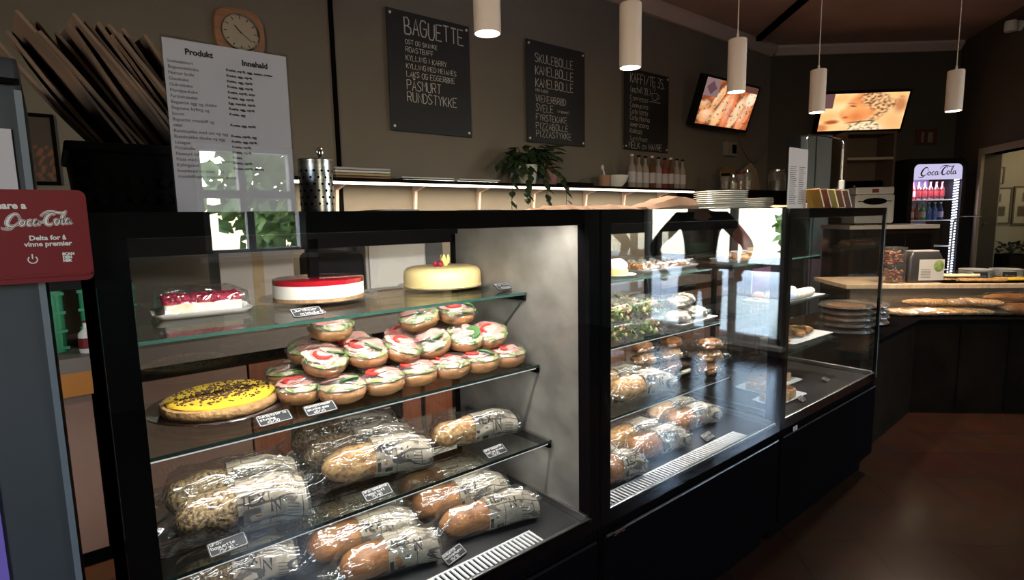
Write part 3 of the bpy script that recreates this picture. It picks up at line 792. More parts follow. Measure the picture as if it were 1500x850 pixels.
def rolls(rowname, pts, z, side):
    for i, (x, y, kx) in enumerate(pts):
        w_ = ('ham topped', 'ham and cucumber', 'cucumber', 'egg and cucumber', 'red pepper')[kx]
        dz = random.uniform(0, .002)
        o = RT[kx].put(f'wrapped {w_} roll, {ORD[i+1]} from left in {rowname}', (x, y, z+dz), random.uniform(0, 6), G); o.scale = (1.28, 1.16, 1.28); o.rotation_euler.z = random.uniform(-.5, .5)
        if z > 1.01: o.rotation_euler.x = random.uniform(.10, .42); o.rotation_euler.y = random.uniform(-.18, .18)
rolls('front row on middle shelf', [(.362, .355, 0), (.440, .285, 2), (.548, .283, 4), (.655, .293, 4), (.762, .283, 0), (.862, .277, 1), (.965, .270, 0)], 1.0, 0)
rolls('back row on middle shelf', [(.385, .53, 3), (.472, .46, 0), (.565, .40, 1), (.665, .40, 0), (.765, .39, 3), (.865, .385, 2), (.965, .37, 0), (.60, .51, 1), (.72, .51, 2), (.84, .49, 4)], 1.0, 0)
rolls('front of second layer', [(.418, .355, 1), (.535, .345, 1), (.625, .335, 0), (.735, .335, 2), (.835, .325, 3), (.925, .315, 0)], 1.070, 0)
rolls('rear of second layer', [(.432, .48, 3), (.545, .46, 4), (.715, .46, 0), (.815, .44, 4)], 1.072, 0)
rolls('topmost layer of the heap', [(.47, .42, 0), (.735, .395, 2), (.845, .37, 1)], 1.138, 0)

# --- the cakes on the upper shelf
ZS = SHZ[0]
def plate(label, loc, r, m, cat='plate', h=.014, group=None, name='serving_plate'):
    b = MB(); b.lathe([(0, .0005), (r*.62, .0005), (r*.70, .003), (r*.93, h*.8), (r, h), (r*.99, h+.002), (r*.92, h*.9), (r*.68, .0055), (0, .005)], n=48)
    o = build(name, b, m, loc=loc, angle=50); return tag(o, label, cat, group)
# raspberry slab in film on a white tray
def tray(label, loc, sx, sy, m, rz=0.0, h=.012, cat='tray', group=None, name='serving_tray'):
    b = MB(); p0 = rrect(-sx/2+.012, sx/2-.012, -sy/2+.012, sy/2-.012, .015); p1 = rrect(-sx/2, sx/2, -sy/2, sy/2, .02); q1 = rrect(-sx/2+.004, sx/2-.004, -sy/2+.004, sy/2-.004, .018); q0 = rrect(-sx/2+.014, sx/2-.014, -sy/2+.014, sy/2-.014, .013)
    b.rings([[(x, y, z) for x, y in p] for p, z in ((p0, .0005), (p1, h), (q1, h), (q0, .004))]); b.m = [0]*len(b.f)
    o = build(name, b, m, loc=loc, rz=rz, angle=50); return tag(o, label, cat, group)
tray('small white tray under the raspberry slab on the top shelf', (.195, .585, ZS), .225, .16, M['white'], radians(-4), .015)
t = thing('raspberry_cake', 'raspberry topped sponge slab under loose clear film, left on the top shelf', 'cake', (.197, .585, ZS+.006), radians(-4))
b = MB(); b.prism(rrect(-.088, .088, -.052, .052, .008), 0, .028); build('sponge', b, FM['sponge'], t, bevel=.003)
b = MB(); random.seed(3)
for i in range(15):
    for j in range(9): b.ball((-.08+i*.0115+random.uniform(-.003, .003), -.046+j*.0115+random.uniform(-.003, .003), .033+random.uniform(0, .007)), .0085, nu=8, nv=6)
b.bx(-.087, .087, -.051, .051, .0285, .034)
o = build('raspberry_topping', b, FM['raspberry'], t)
f = MB(); R = []
for s_, z in ((.7, .001), (1.12, .0025), (1.08, .02), (1.03, .05), (.8, .062), (.3, .066), (.02, .066)):
    R.append([(x*s_*(1+.05*mnoise.noise(Vector((x*40, y*40, z*30)))), y*s_*(1+.09*mnoise.noise(Vector((y*40, x*40, z*60)))), max(.0008, z+.007*mnoise.noise(Vector((x*50, y*50, 3))))) for x, y in rrect(-.098, .098, -.064, .064, .02, 7)])
build('clear_film', f.rings(R), M['film'], t)
# strawberry jelly cheesecake
def cakeplate(label, loc, r, m): return plate(label, loc, r, m, h=.012)
cakeplate('clear glass plate under the red jelly cheesecake', (.515, .60, ZS), .172, M['clearplast'])
t = thing('cheesecake', 'round white cheesecake with shiny red jelly top on the upper shelf', 'cake', (.513, .60, ZS+.0055))
build('biscuit_base', MB().lathe([(0, 0), (.128, 0), (.130, .002), (.130, .012), (0, .012)], n=64), FM['biscuit'], t)
build('cream_body', MB().lathe([(0, .0122), (.1285, .0122), (.129, .014), (.129, .048), (0, .048)], n=64, wob=lambda u, i: .006*mnoise.noise(Vector((cos(u*6.28)*5, sin(u*6.28)*5, i)))), FM['creamcake'], t)
build('jelly_top', MB().lathe([(0, .0482), (.1292, .0482), (.1296, .052), (.1292, .061), (.126, .063), (0, .062)], n=64), FM['jelly'], t)
# marzipan cake
cakeplate('clear glass plate under the yellow marzipan cake', (.935, .575, ZS), .158, M['clearplast'])
t = thing('marzipan_cake', 'smooth round yellow marzipan cake with fruit on top, right end of upper shelf', 'cake', (.93, .575, ZS+.0055))
build('marzipan_cover', MB().lathe([(0, 0), (.128, 0), (.131, .004), (.131, .042), (.128, .056), (.118, .066), (.10, .070), (0, .071)], n=64), FM['marzipan'], t, angle=60)
build('seam', MB().tube([(cos(a)*.1315, sin(a)*.1315, .008+.002*sin(a*9)) for a in [2*pi*k/60 for k in range(61)]], .0016, 6), FM['marzipan'], t)
p = MB()
for k in range(5):
    p.T = Matrix.Translation((.0, -.02, .071)) @ Matrix.Rotation(k*2*pi/5, 4, 'Z') @ Euler((0, .22, 0)).to_matrix().to_4x4()
    p.rings([[(x_*1.0+dx, y_*1.0, z_) for dx, y_ in ((0, -w_), (.003, 0), (0, w_), (-.001, 0))] for x_, w_, z_ in ((.003, .004, 0), (.008, .010, .012), (.009, .008, .026), (.004, .0015, .040))])
build('physalis_husk', p, FM['physalis'], t)
bb = MB(); random.seed(5)
for k in range(9): bb.ball((-.03+random.uniform(-.016, .012), -.03+random.uniform(-.01, .012), .077+random.uniform(0, .006)), .0075, nu=9, nv=6)
build('berry', bb, FM['raspberry'], t)
# custard tart on the middle shelf
ZM = SHZ[1]
plate('dark rimmed round platter under the yellow tart', (.205, .445, ZM), .172, M['smokeplast'], 'platter', .016)
b = MB(); b.lathe([(0, 0), (.138, 0), (.141, .0005), (.141, .001), (0, .001)], n=60, wob=lambda u, i: .03*sin(u*6.283*22)); o = build('paper_doily', b, M['paper'], loc=(.203, .445, ZM+.0055)); tag(o, 'white paper doily between platter and yellow tart', 'doily')
t = thing('custard_tart', 'round yellow custard tart sprinkled with chocolate on the left of the middle shelf', 'tart', (.198, .445, ZM+.0067))
build('crust', MB().lathe([(0, 0), (.122, 0), (.131, .006), (.134, .018), (.131, .026), (.123, .027), (.121, .021), (0, .020)], n=64, wob=lambda u, i: .03*mnoise.noise(Vector((cos(u*6.28)*7, sin(u*6.28)*7, i*.5)))), FM['tartcrust'], t, angle=60)
build('custard', MB().lathe([(0, .0202), (.1195, .0215), (.120, .029), (.112, .033), (.06, .035), (0, .0355)], n=64, wob=lambda u, i: .02*mnoise.noise(Vector((cos(u*6.28)*4, sin(u*6.28)*4, i)))), FM['custard'], t, angle=60)
b = MB(); random.seed(11)
for k in range(430):
    r_ = .112*sqrt(random.random()); a = random.uniform(0, 2*pi)
    if random.random() < .45: r_ *= .6
    z = .0355 - .0025*(r_/.11)**2 + .0015
    b.box((cos(a)*r_, sin(a)*r_*.9, z), (random.uniform(.003, .010), .0028, .0022), random.uniform(0, 3), random.uniform(-.5, .5), random.uniform(-.5, .5))
o = build('chocolate_sprinkles', b, FM['choc'], t, smooth=False); o['kind'] = 'stuff'

# --- handwritten price cards
def card(label, loc, rz, lines, w=.075, h=.034, tilt=-.42, group='black handwritten price cards in the cases'):
    t = thing('price_card', label, 'price card', loc, rz, group)
    R = Euler((tilt-.0, 0, 0)).to_matrix()
    def at(u, v, d=0): return R @ Vector((u, -d, v)) + Vector((0, 0, .0045*abs(sin(tilt))+.0006))
    b = MB(); o_ = rrect(-w/2, w/2, 0, h, .004, 3)
    A = [at(u, v, .0012) for u, v in o_]; B = [at(u, v, -.0012) for u, v in o_]
    b.rings([A, B]); build('slate', b, M['slate'], t, smooth=False)
    k = MB(); fn = lambda u, v: at(u, v, .0018)
    n = len(lines)
    for i, l in enumerate(lines): write(k, l, -w/2+.006+(.012 if i == n-1 else 0), h-(i+1)*(h-.004)/n+.001, (h-.008)/n*.82, .0011, fn, .10, maxw=w-.012)
    e = rrect(-w/2+.0025, w/2-.0025, .0025, h-.0025, .003, 3); k.ribbon(e+[e[0]], .0009, fn)
    build('chalk_lettering', k, M['chalk'], t, smooth=False)
    return t
T_ = -1.05
card('price card before the cheesecake at the top shelf edge', (.375, .300, ZS), .05, ['Jordbaer', 'ostekake 55'], tilt=T_)
card('price card right of the marzipan cake on the top shelf', (1.03, .345, ZS), .05, ['Marsipan', 'kake 60'], tilt=T_)
card('price card before the yellow tart on the middle shelf', (.262, .228, ZM), .08, ['Suksessterte', 'stykke', '45/50'], tilt=T_)
card('price card at the left end of the roll heap on middle shelf', (.365, .222, ZM), .05, ['Rundstykker', 'skinke egg', '40/45'], tilt=T_)
card('price card before the broad seeded baguette, reading 75/90', (.135, .172, Z3), .05, ['Grov', 'baguette', '75/90,-'], tilt=T_)
card('price card before the oat topped baguette on the bottom shelf', (.475, .172, Z3), .05, ['Grov baguette', 'roast biff', '75/90'], tilt=T_)
card('price card before the slim baguette at bottom shelf right', (.845, .172, Z3), .06, ['Grov baguette', 'ost og skinke', '75/85'], tilt=T_)
card('price card beside the vent grille on the nearest case floor', (.655, .110, ZD), .25, ['Baguette', 'kylling/karri', '75/90'], tilt=T_)
card('price card by the grille left end on the middle case deck', (1.36, .098, ZD), .1, ['Baguette', 'laks'], tilt=T_)
card('price card by the grille right end on the middle case deck', (1.86, .105, ZD), .1, ['Baguette', 'kylling'], tilt=T_)
# ------------------------------------------------------------------ contents of the middle case
def salad(seed):
    t = thing('salad_tub', 'x', 'salad', (0, 0, 0)); rnd = random.Random(seed)
    sx, sy, h = .165, .125, .062
    b = MB(); R = [[(x*k, y*k, z) for x, y in rrect(-sx/2, sx/2, -sy/2, sy/2, .022)] for k, z in ((.84, .0008), (.86, .004), (.98, h-.006), (1.02, h-.004), (1.02, h), (.97, h+.006), (.9, h+.008))]
    b.rings(R); build('plastic_tub', b, M['clearplast'], t, angle=50)
    for nm, m, n in (('green_leaves', 'lettuce', 80), ('purple_leaves', 'purpleleaf', 26), ('carrot_and_pasta', 'orangebit', 34)):
        q = MB()
        for k in range(n):
            u = rnd.uniform(-1, 1); v = rnd.uniform(-1, 1); z = rnd.uniform(.010, h-.010)
            kx = .80+.12*z/h
            if nm == 'purple_leaves': u = abs(u)*.9+.1
            if nm == 'carrot_and_pasta': u = u*.75-.2
            q.T = Matrix.Translation((u*sx/2*kx*.88, v*sy/2*kx*.88, z)) @ Euler((rnd.uniform(-1, 1), rnd.uniform(-1, 1), rnd.uniform(0, 6))).to_matrix().to_4x4()
            s_ = rnd.uniform(.6, 1.1)
            if nm == 'carrot_and_pasta': q.ball((0, 0, 0), .010*s_, .006*s_, .006*s_, 7, 5, .6, 60)
            else: q.ball((0, 0, 0), .016*s_, .010*s_, .0022, 8, 4, .8, 70)
        o = build(nm, q, FM[m], t); o['kind'] = 'stuff'
    return t
SL = [Stock(salad(1)), Stock(salad(2))]
gi = 'clear tubs of mixed salad in the middle case'
for lay, (ln, z) in enumerate((('lower', ZM), ('upper', ZM+.071))):
    for i, x in enumerate((1.325, 1.50, 1.675)):
        SL[(i+lay) % 2].put(f'clear tub of mixed salad, {ORD[i+1]} from left in the {ln} front row of middle case', (x, .285, z), radians(-3), gi)
        SL[(i+lay+1) % 2].put(f'clear tub of salad, {ORD[i+1]} from left in the {ln} row behind the front salads', (x+.02, .425, z), radians(2), gi)
# bundle of clear bags on a white plate
tray('white tray under the bundle of clear bags, right of the salads', (1.98, .335, ZM), .30, .20, M['white'], radians(3), .013)
def bag(label, loc, sx, sy, sz, fill, seed, rz=0.0, group=None, name='bagged_pastry', cat='pastry'):
    t = thing(name, label, cat, loc, rz, group)
    b = MB(); b.ball((0, 0, sz*.52), sx*.40, sy*.40, sz*.48, 16, 10, .35, 26); 
    for i, v in enumerate(b.v): b.v[i] = (v[0], v[1], max(v[2], .002))
    build('pastry', b, fill, t)
    f = MB(); R = []
    for j in range(11):
        u = -1+2*j/10; ring = []
        for k in range(22):
            a = 2*pi*k/22
            e = (1-abs(u)**2.5)**.5 if abs(u) < .99 else .08
            y = cos(a)*sy*.5*(.75+.25*e); z = sz*.52 + sin(a)*sz*.52*max(e, .10)
            n_ = mnoise.noise_vector(Vector((u*3+seed, cos(a)*2, sin(a)*2)))
            ring.append(Vector((u*sx*.56 + n_.x*.006, y + n_.y*.010, max(.0006, z + n_.z*.009))))
        R.append(ring)
    build('clear_bag', f.rings(R), M['film'], t); return t
pale = mat('pale filling', (.66, .60, .52), .6, color2=(.45, .36, .27), scale=30)
for i, (x, y, z) in enumerate(((1.90, .30, .0045), (2.05, .31, .0045), (1.93, .38, .0045), (1.95, .33, .058), (2.03, .36, .060))):
    bag(('clear bag at front left of the white tray beside the salads', 'clear bag at front right of the white tray beside the salads', 'clear bag at the back of the white tray beside the salads', 'clear bag lying on top of the bundle, left one', 'clear bag lying on top of the bundle, right one')[i], (x, y, ZM+z), .15, .11, .055, pale, i*2.3, random.uniform(-.5, .5), 'clear bags on the white tray')
# stacked bagged breads on the bottom shelf
for s_, (x, y, nm) in enumerate(((1.80, .40, 'left'), (1.96, .37, 'middle'), (2.055, .235, 'right'))):
    for j in range(3):
        bag(f'bagged brown bread, {("bottom", "second", "top")[j]} of the {nm} stack on the middle case bottom shelf', (x+random.uniform(-.008, .008), y, Z3+j*.052), .15, .105, .052, FM['crust'] if j != 1 else FM['nut'], s_*7+j*1.7, random.uniform(-.3, .3), 'bagged breads stacked on the bottom shelf')
# top shelf: lemon cake ball, tray of nut pastries, further trays
t = thing('lemon_cake', 'pale yellow topped small cake beside the middle case left post, top shelf', 'cake', (1.605, .375, ZS+.0048))
build('cake_base', MB().lathe([(0, 0), (.040, 0), (.043, .004), (.043, .022), (0, .023)], n=30), mat('lemon sponge', (.78, .64, .18), .6), t)
build('cream_dome', MB().ball((0, 0, .034), .042, .042, .030, 20, 12, .12, 30), FM['icing'], t)
plate('white plate under the small lemon cake in the middle case', (1.605, .375, ZS), .075, M['white'], h=.007)
def pastry(kind, seed):
    t = thing('nut_pastry', 'x', 'pastry', (0, 0, 0))
    build('dough', MB().ball((0, 0, .011), .034, .026, .012, 14, 8, .4, 45), FM['crust'], t)
    b = MB(); rnd = random.Random(seed)
    for k in range(16): b.ball((rnd.uniform(-.022, .022), rnd.uniform(-.016, .016), .021+rnd.uniform(0, .005)), .0065, .005, .005, 7, 5)
    build('topping', b, FM['nut' if kind == 0 else 'icing'], t); return t
PS = [Stock(pastry(0, 1)), Stock(pastry(1, 2))]
tray('wide pale tray of pastries on the middle case top shelf', (1.93, .475, ZS), .42, .27, M['white'], radians(2), .014)
for r_ in range(3):
    for c in range(5):
        PS[0 if c < 2 else 1].put(f'small pastry in film, {ORD[c+1]} from left in the {("front", "middle", "back")[r_]} row of the wide pale tray', (1.77+c*.078, .395+r_*.08, ZS+.0042), random.uniform(-.4, .4), 'pastries on the wide pale tray')
f = MB(); R = []
for s_, z in ((.97, .0152), (.96, .03), (.93, .042), (.6, .048), (.05, .05)):
    R.append([(x*s_, y*s_, z+.006*mnoise.noise(Vector((x*25, y*25, 1)))) for x, y in rrect(-.205, .205, -.13, .13, .02, 8)])
o = build('film_cover', f.rings(R), M['film'], loc=(1.93, .475, ZS), rz=radians(2)); tag(o, 'clear film stretched over the wide pale pastry tray', 'film')

# ------------------------------------------------------------------ contents of the far case
X3 = 2*CP
tray('white tray of buns on the far case top shelf', (2.60, .40, ZS), .30, .20, M['white'])
BUN = thing('plain_bun', 'x', 'bun', (0, 0, 0)); build('bread', MB().ball((0, 0, .018), .040, .034, .020, 18, 10, .15, 25), FM['bun'], BUN); build('sugar_icing', MB().lathe([(0, .034), (.018, .0345), (.024, .036), (.014, .0415), (0, .042)], n=18, wob=lambda u, i: .2*mnoise.noise(Vector((cos(u*6.28)*2, sin(u*6.28)*2, i)))), FM['icing'], BUN, angle=60)
BUN = Stock(BUN)
for i in range(3):
    for j in range(2): BUN.put(f'iced bun, {ORD[i+1]} from left in the {("front", "back")[j]} row on the far case top shelf', (2.51+i*.09, .355+j*.085, ZS+.0042), random.uniform(0, 6), 'iced buns on the far case top tray')
tray('white tray of pale wraps on the far case middle shelf', (2.90, .31, ZM), .52, .20, M['white'], radians(-2))
def wrap(label, loc, rz, L):
    t = thing('rolled_wrap', label, 'wrap', loc, rz, 'rolled wraps on the far case middle tray')
    b = MB(); loft(b, [(x*L, .028*g, .026*g, .026, 0) for x, g in ((0, .75), (.03, .95), (.3, 1), (.7, 1), (.97, .95), (1, .75))], 18, .003, 30, rz*9); build('flatbread', b, mat('pale wrap', (.72, .66, .58), .6, color2=(.55, .42, .28), scale=30), t)
    p = MB(); loft(p, [(x*L, .0295, .0275, .0275, 0) for x in (.02, .2, .38)], 18, .002, 30, 2); build('paper_band', p, mat('blue printed paper', (.60, .63, .70), .6, color2=(.22, .30, .55), scale=40), t)
wrap('long pale wrap at the front of the far case middle tray', (2.72, .255, ZM+.0045), 0, .36)
wrap('pale wrap behind the long front wrap, far case middle tray', (2.76, .325, ZM+.0045), .05, .30)
BUN.put('round bun behind the wraps on the far case middle tray', (2.74, .375, ZM+.0045), 1, 'buns behind wraps')
t = thing('purple_bag', 'purple snack bag standing at the back of the far case middle shelf', 'bag', (3.02, .49, ZM)); b = MB(); loft(b, [(x, .03*g, .075, .076, 0) for x, g in ((-.13, .2), (-.10, .8), (0, 1), (.10, .8), (.13, .2))], 16, .006, 20, 2); build('bag_body', b, mat('purple foil', (.17, .03, .10), .35, vary=.4, scale=20), t); build('end_seal', MB().bx(-.139, -.13, -.003, .003, .01, .14).bx(.13, .139, -.003, .003, .01, .14), M['paper'], t)
for i, (nm, cl, x) in enumerate((('maroon', (.13, .028, .02), 2.87), ('teal', (.012, .10, .085), 3.06))):
    t = thing('coffee_bag', f'{nm} coffee bag standing at the back of the far case top shelf', 'bag', (x, .53, ZS), 0, 'coffee bags')
    b = MB(); b.rings([[(px*k, py*kk, z) for px, py in rrect(-.075, .075, -.04, .04, .012)] for k, kk, z in ((.98, .98, .0006), (1, 1, .05), (1, .8, .13), (1, .08, .165), (1, .06, .178))]); build('bag_body', b, mat(nm+' foil bag', cl, .4, vary=.5, scale=18), t)
    build('label_patch', MB().bx(-.045, .045, -.0415, -.0395, .03, .05), M['kraftlight'], t)
tray('white tray of danish pastries on the far case bottom shelf', (3.04, .30, Z3), .46, .20, M['white'], radians(-2))
def danish(seed):
    t = thing('danish_pastry', 'x', 'pastry', (0, 0, 0)); pts = [(.006*a*cos(a), .0052*a*sin(a), .016+.0008*a) for a in [k*.35 for k in range(2, 26)]]
    build('spiral_dough', MB().tube(pts, [.010+.0004*k for k in range(len(pts))], 9), FM['crust'], t); build('custard_spot', MB().ball((.0, 0, .030), .024, .020, .008, 12, 7, .3, 40), FM['custard'], t); return t
DN = Stock(danish(1))
for i, (x, y) in enumerate(((3.02, .29), (3.16, .30), (3.15, .36), (3.04, .375))): DN.put(('yellow centred danish at front middle of far case bottom tray', 'yellow centred danish at front right of far case bottom tray', 'yellow centred danish at back right of far case bottom tray', 'yellow centred danish at back middle of far case bottom tray')[i], (x, y, Z3+.008), i*1.3, 'danish pastries')
for i, (x, y) in enumerate(((2.86, .28), (2.90, .36))): PS[0].put(('nut pastry at the left front of the far case bottom tray', 'nut pastry at the left back of the far case bottom tray')[i], (x, y, Z3+.0045), i, 'nut pastries bottom tray')
for i, (lb, x, y, sx) in enumerate((('white tray under brown slices, nearest the glass in far case', 2.56, .16, .30), ('white tray behind, holding flat brown cake in far case deck', 2.74, .30, .40))):
    tray(lb, (x, y, ZD), sx, .13 if i == 0 else .17, M['white'], radians(-2))
SLC = thing('brown_cake_slice', 'x', 'cake slice', (0, 0, 0)); build('cake', MB().prism(rrect(-.03, .03, -.045, .045, .008), 0, .045), FM['nut'], SLC, bevel=.006); build('icing_top', MB().prism(rrect(-.026, .026, -.04, .04, .008), .045, .049), FM['crust'], SLC, bevel=.002)
SLC = Stock(SLC)
for i in range(5): SLC.put(f'square brown cake slice, {ORD[i+1]} from left on the rear tray of the far case deck', (2.60+i*.066, .30, ZD+.0045), random.uniform(-.1, .1), 'brown cake slices on the rear tray')
for i in range(3): SLC.put(f'square brown cake slice, {ORD[i+1]} from left on the tray nearest the glass', (2.47+i*.068, .16, ZD+.0045), random.uniform(-.1, .1), 'brown cake slices on the front tray')
card('price card at the right of the far case deck', (3.02, .12, ZD), .1, ['Kake', '35'], .06, .03, T_)
card('price card at the left of the far case deck', (2.60, .062, ZD), .1, ['Brownie', '40'], .06, .03, T_)
# ------------------------------------------------------------------ on the back wall
def wallboard(label, x0, x1, z0, z1, lines):
    t = thing('chalkboard', label, 'chalkboard', ((x0+x1)/2, YB, z0)); w = x1-x0; h = z1-z0
    build('board', MB().bx(-w/2, w/2, -.030, -.022, 0, h), M['slate'], t, smooth=False, bevel=.002)
    b = MB()
    for x in (-w/2+.025, w/2-.025):
        for z in (.03, h-.03): b.T = Matrix.Translation((x, 0, z)); o = build('screw', MB_cyl((x, -.036, z), (x, -.003, z), .009), M['white'], t)
    k = MB(); fn = lambda u, v: (u, -.0315, v); kk = MB()
    for (tx, u, v, hh, wd, mw, dim) in lines: write(kk if dim else k, tx, -w/2+u*w, v*h, hh, wd, fn, .05, maxw=mw*w)
    if lines and lines[0][0].startswith('KAFFI'):
        cx, cz = .115, h*.705   # small cup drawing with steam
        k.ribbon([(cx-.05, cz+.03), (cx-.04, cz-.02), (cx-.015, cz-.035), (cx+.02, cz-.03), (cx+.045, cz), (cx+.05, cz+.035), (cx-.05, cz+.03)], .005, fn)
        k.ribbon([(cx+.047, cz+.02), (cx+.075, cz+.02), (cx+.07, cz-.01), (cx+.04, cz-.012)], .005, fn); k.ribbon([(cx-.08, cz-.05), (cx+.09, cz-.05)], .005, fn)
        k.ribbon([(cx-.01, cz+.05), (cx+.01, cz+.08), (cx-.01, cz+.11), (cx+.005, cz+.14)], .005, fn); k.ribbon([(cx-.035, cz+.06), (cx-.025, cz+.09)], .005, fn)
    build('chalk_lettering', k, M['chalk'], t, smooth=False)
    if kk.v: build('chalk_lettering', kk, M['chalkdim'], t, smooth=False)
    return t
def MB_cyl(a, b, r): return MB().cyl(a, b, r, n=12)
def L_(tx, u, v, hh, mw, dim=False, wd=None): return (tx, u, v, hh, wd or max(.0042, hh*.085), mw, dim)
wallboard('blackboard headed BAGUETTE, leftmost of the three on the wall', 1.731, 2.390, 2.058, 2.842, [
    L_('BAGUETTE', .20, .815, .105, .74), L_('OST OG SKINKE', .20, .735, .027, .46), L_('ROASTBIFF', .20, .670, .032, .34), L_('KYLLING I KARRY', .20, .600, .034, .50), L_('KYLLING MED MEIANES', .20, .535, .032, .62), L_('LAKS OG EGGERØRE', .20, .465, .036, .60), L_('PÅSMURT', .20, .355, .064, .42), L_('RUNDSTYKKE', .20, .255, .064, .62)])
wallboard('blackboard headed SKULEBOLLE, middle of the three on the wall', 2.938, 3.607, 2.068, 2.863, [
    L_('SKULEBOLLE', .14, .795, .066, .66), L_('KANELBOLLE', .14, .675, .068, .66), L_('KANELBOLLE', .14, .555, .068, .66), L_('MED SJOKO', .14, .508, .020, .34, True), L_('WIENERBRØD', .14, .410, .052, .52), L_('SVELE', .14, .315, .055, .30), L_('(rømme)', .50, .325, .026, .22, True), L_('FYRSTEKAKE', .14, .225, .048, .54), L_('PIZZABOLLE', .14, .140, .048, .58), L_('PIZZASTYKKE', .14, .060, .050, .62)])
wallboard('blackboard headed KAFFI/TE 35, rightmost of the three on the wall', 4.14, 4.83, 2.085, 2.83, [
    L_('KAFFI/TE 35,', .12, .83, .088, .80), L_('(påfyll 20,)', .12, .71, .062, .46), L_('Espresso', .12, .615, .046, .40), L_('Cappucino', .12, .53, .046, .40), L_('Cafe latte', .12, .45, .046, .40), L_('Cafe Mocha', .12, .37, .046, .44), L_('Americano', .12, .29, .046, .42), L_('Kakao', .12, .21, .046, .28), L_('Sunt/kost', .12, .12, .04, .40, True), L_('MELK av HAVRE', .10, .02, .06, .76)])

# clock
t = thing('wall_clock', 'wooden wall clock with rounded square frame above the menu sheet', 'clock', (.826, YB, 2.508))
def squircle(r, p=3.2, n=48): return [(math.copysign(abs(cos(a))**(2/p), cos(a))*r, math.copysign(abs(sin(a))**(2/p), sin(a))*r) for a in [2*pi*k/n for k in range(n)]]
b = MB(); b.rings([[(x, y, z) for x, z in squircle(r)] for r, y in ((.130, 0), (.133, -.02), (.128, -.035), (.112, -.040))]); build('clock_frame', b, M['wood'], t, bevel=.0)
b = MB(); b.T = Matrix.Rotation(radians(90), 4, 'X'); b.lathe([(.092, .036), (.100, .046), (.094, .050), (.088, .042)], n=48); build('bezel', b, M['chrome'], t)
b = MB(); b.T = Matrix.Rotation(radians(90), 4, 'X'); b.lathe([(0, .038), (.094, .038), (.094, .0425), (0, .0428)], n=40); d = build('dial', b, M['cream'], t)
k = MB()
for i in range(12):
    a = 2*pi*i/12; k.ribbon([(sin(a)*.070, cos(a)*.070), (sin(a)*.086, cos(a)*.086)], .005, lambda u, v: (u, -.0436, v))
build('hour_mark', k, M['ink'], d, smooth=False)
for nm, a, ln, wd in (('hour_hand', radians(318), .052, .006), ('minute_hand', radians(128), .080, .0045)):
    k = MB(); k.T = Matrix.Rotation(a, 4, 'Y'); k.box((0, -.046, ln/2-.008), (wd, .002, ln)); build(nm, k, M['chrome'] if nm == 'minute_hand' else M['ink'], t, smooth=False)
b = MB(); b.T = Matrix.Rotation(radians(90), 4, 'X'); b.lathe([(0, .0515), (.092, .0515), (.092, .0525), (0, .0535)], n=40); build('clock_glass', b, M['glass_clear'], t)
# framed picture
def frame_pic(label, c, w, h, T, fcol, colfn, rim=.016, name='framed_picture'):
    t = thing(name, label, 'picture', c); t.matrix_world = T @ Matrix.Translation(c) if T is not None else Matrix.Translation(c)
    b = MB(); b.bx(-w/2, w/2, 0, .018, 0, rim); b.bx(-w/2, w/2, 0, .018, h-rim, h); b.bx(-w/2, -w/2+rim, 0, .018, rim, h-rim); b.bx(w/2-rim, w/2, 0, .018, rim, h-rim)
    build('picture_frame', b, fcol, t, smooth=False); paint('picture_sheet', w-2*rim, h-2*rim, 20, 26, colfn, M['print'], t, (0, .010, rim), +1)
    return t
def paint(name, w, h, nx, nz, fn, m, parent, loc, side=1, thick=.004):
    """a flat printed or lit sheet: colours per vertex, a thin body behind it (side: +1 faces local +y)"""
    b = MB(); cols = []
    for j in range(nz+1):
        for i in range(nx+1):
            b.P(((-w/2 + w*i/nx)*(-side), 0, h*j/nz)); cols.append(fn(i/nx, j/nz))
    for j in range(nz):
        for i in range(nx):
            a = j*(nx+1)+i; b.F((a, a+1, a+nx+2, a+nx+1))
    return build(name, b, m, parent, loc=loc, smooth=False, cols=cols)
M['print'] = attrmat('printed sheet', None, .5); M['screen'] = attrmat('lit screen', 1.0)
TBw = frame(Vector((0, YB, 0)), Vector((-1, 0, 0)), Vector((0, -1, 0)))
def floral(u, v):
    s = sin(u*21+3*sin(v*9))*sin(v*24)
    return (.20, .065, .025) if (s > .15 and v < .55) else (.045, .03, .022)
frame_pic('small dark framed picture with orange pattern beside the fridge', Vector((.115, 0, 1.655)), .17, .33, TBw, M['black_matt'], floral)

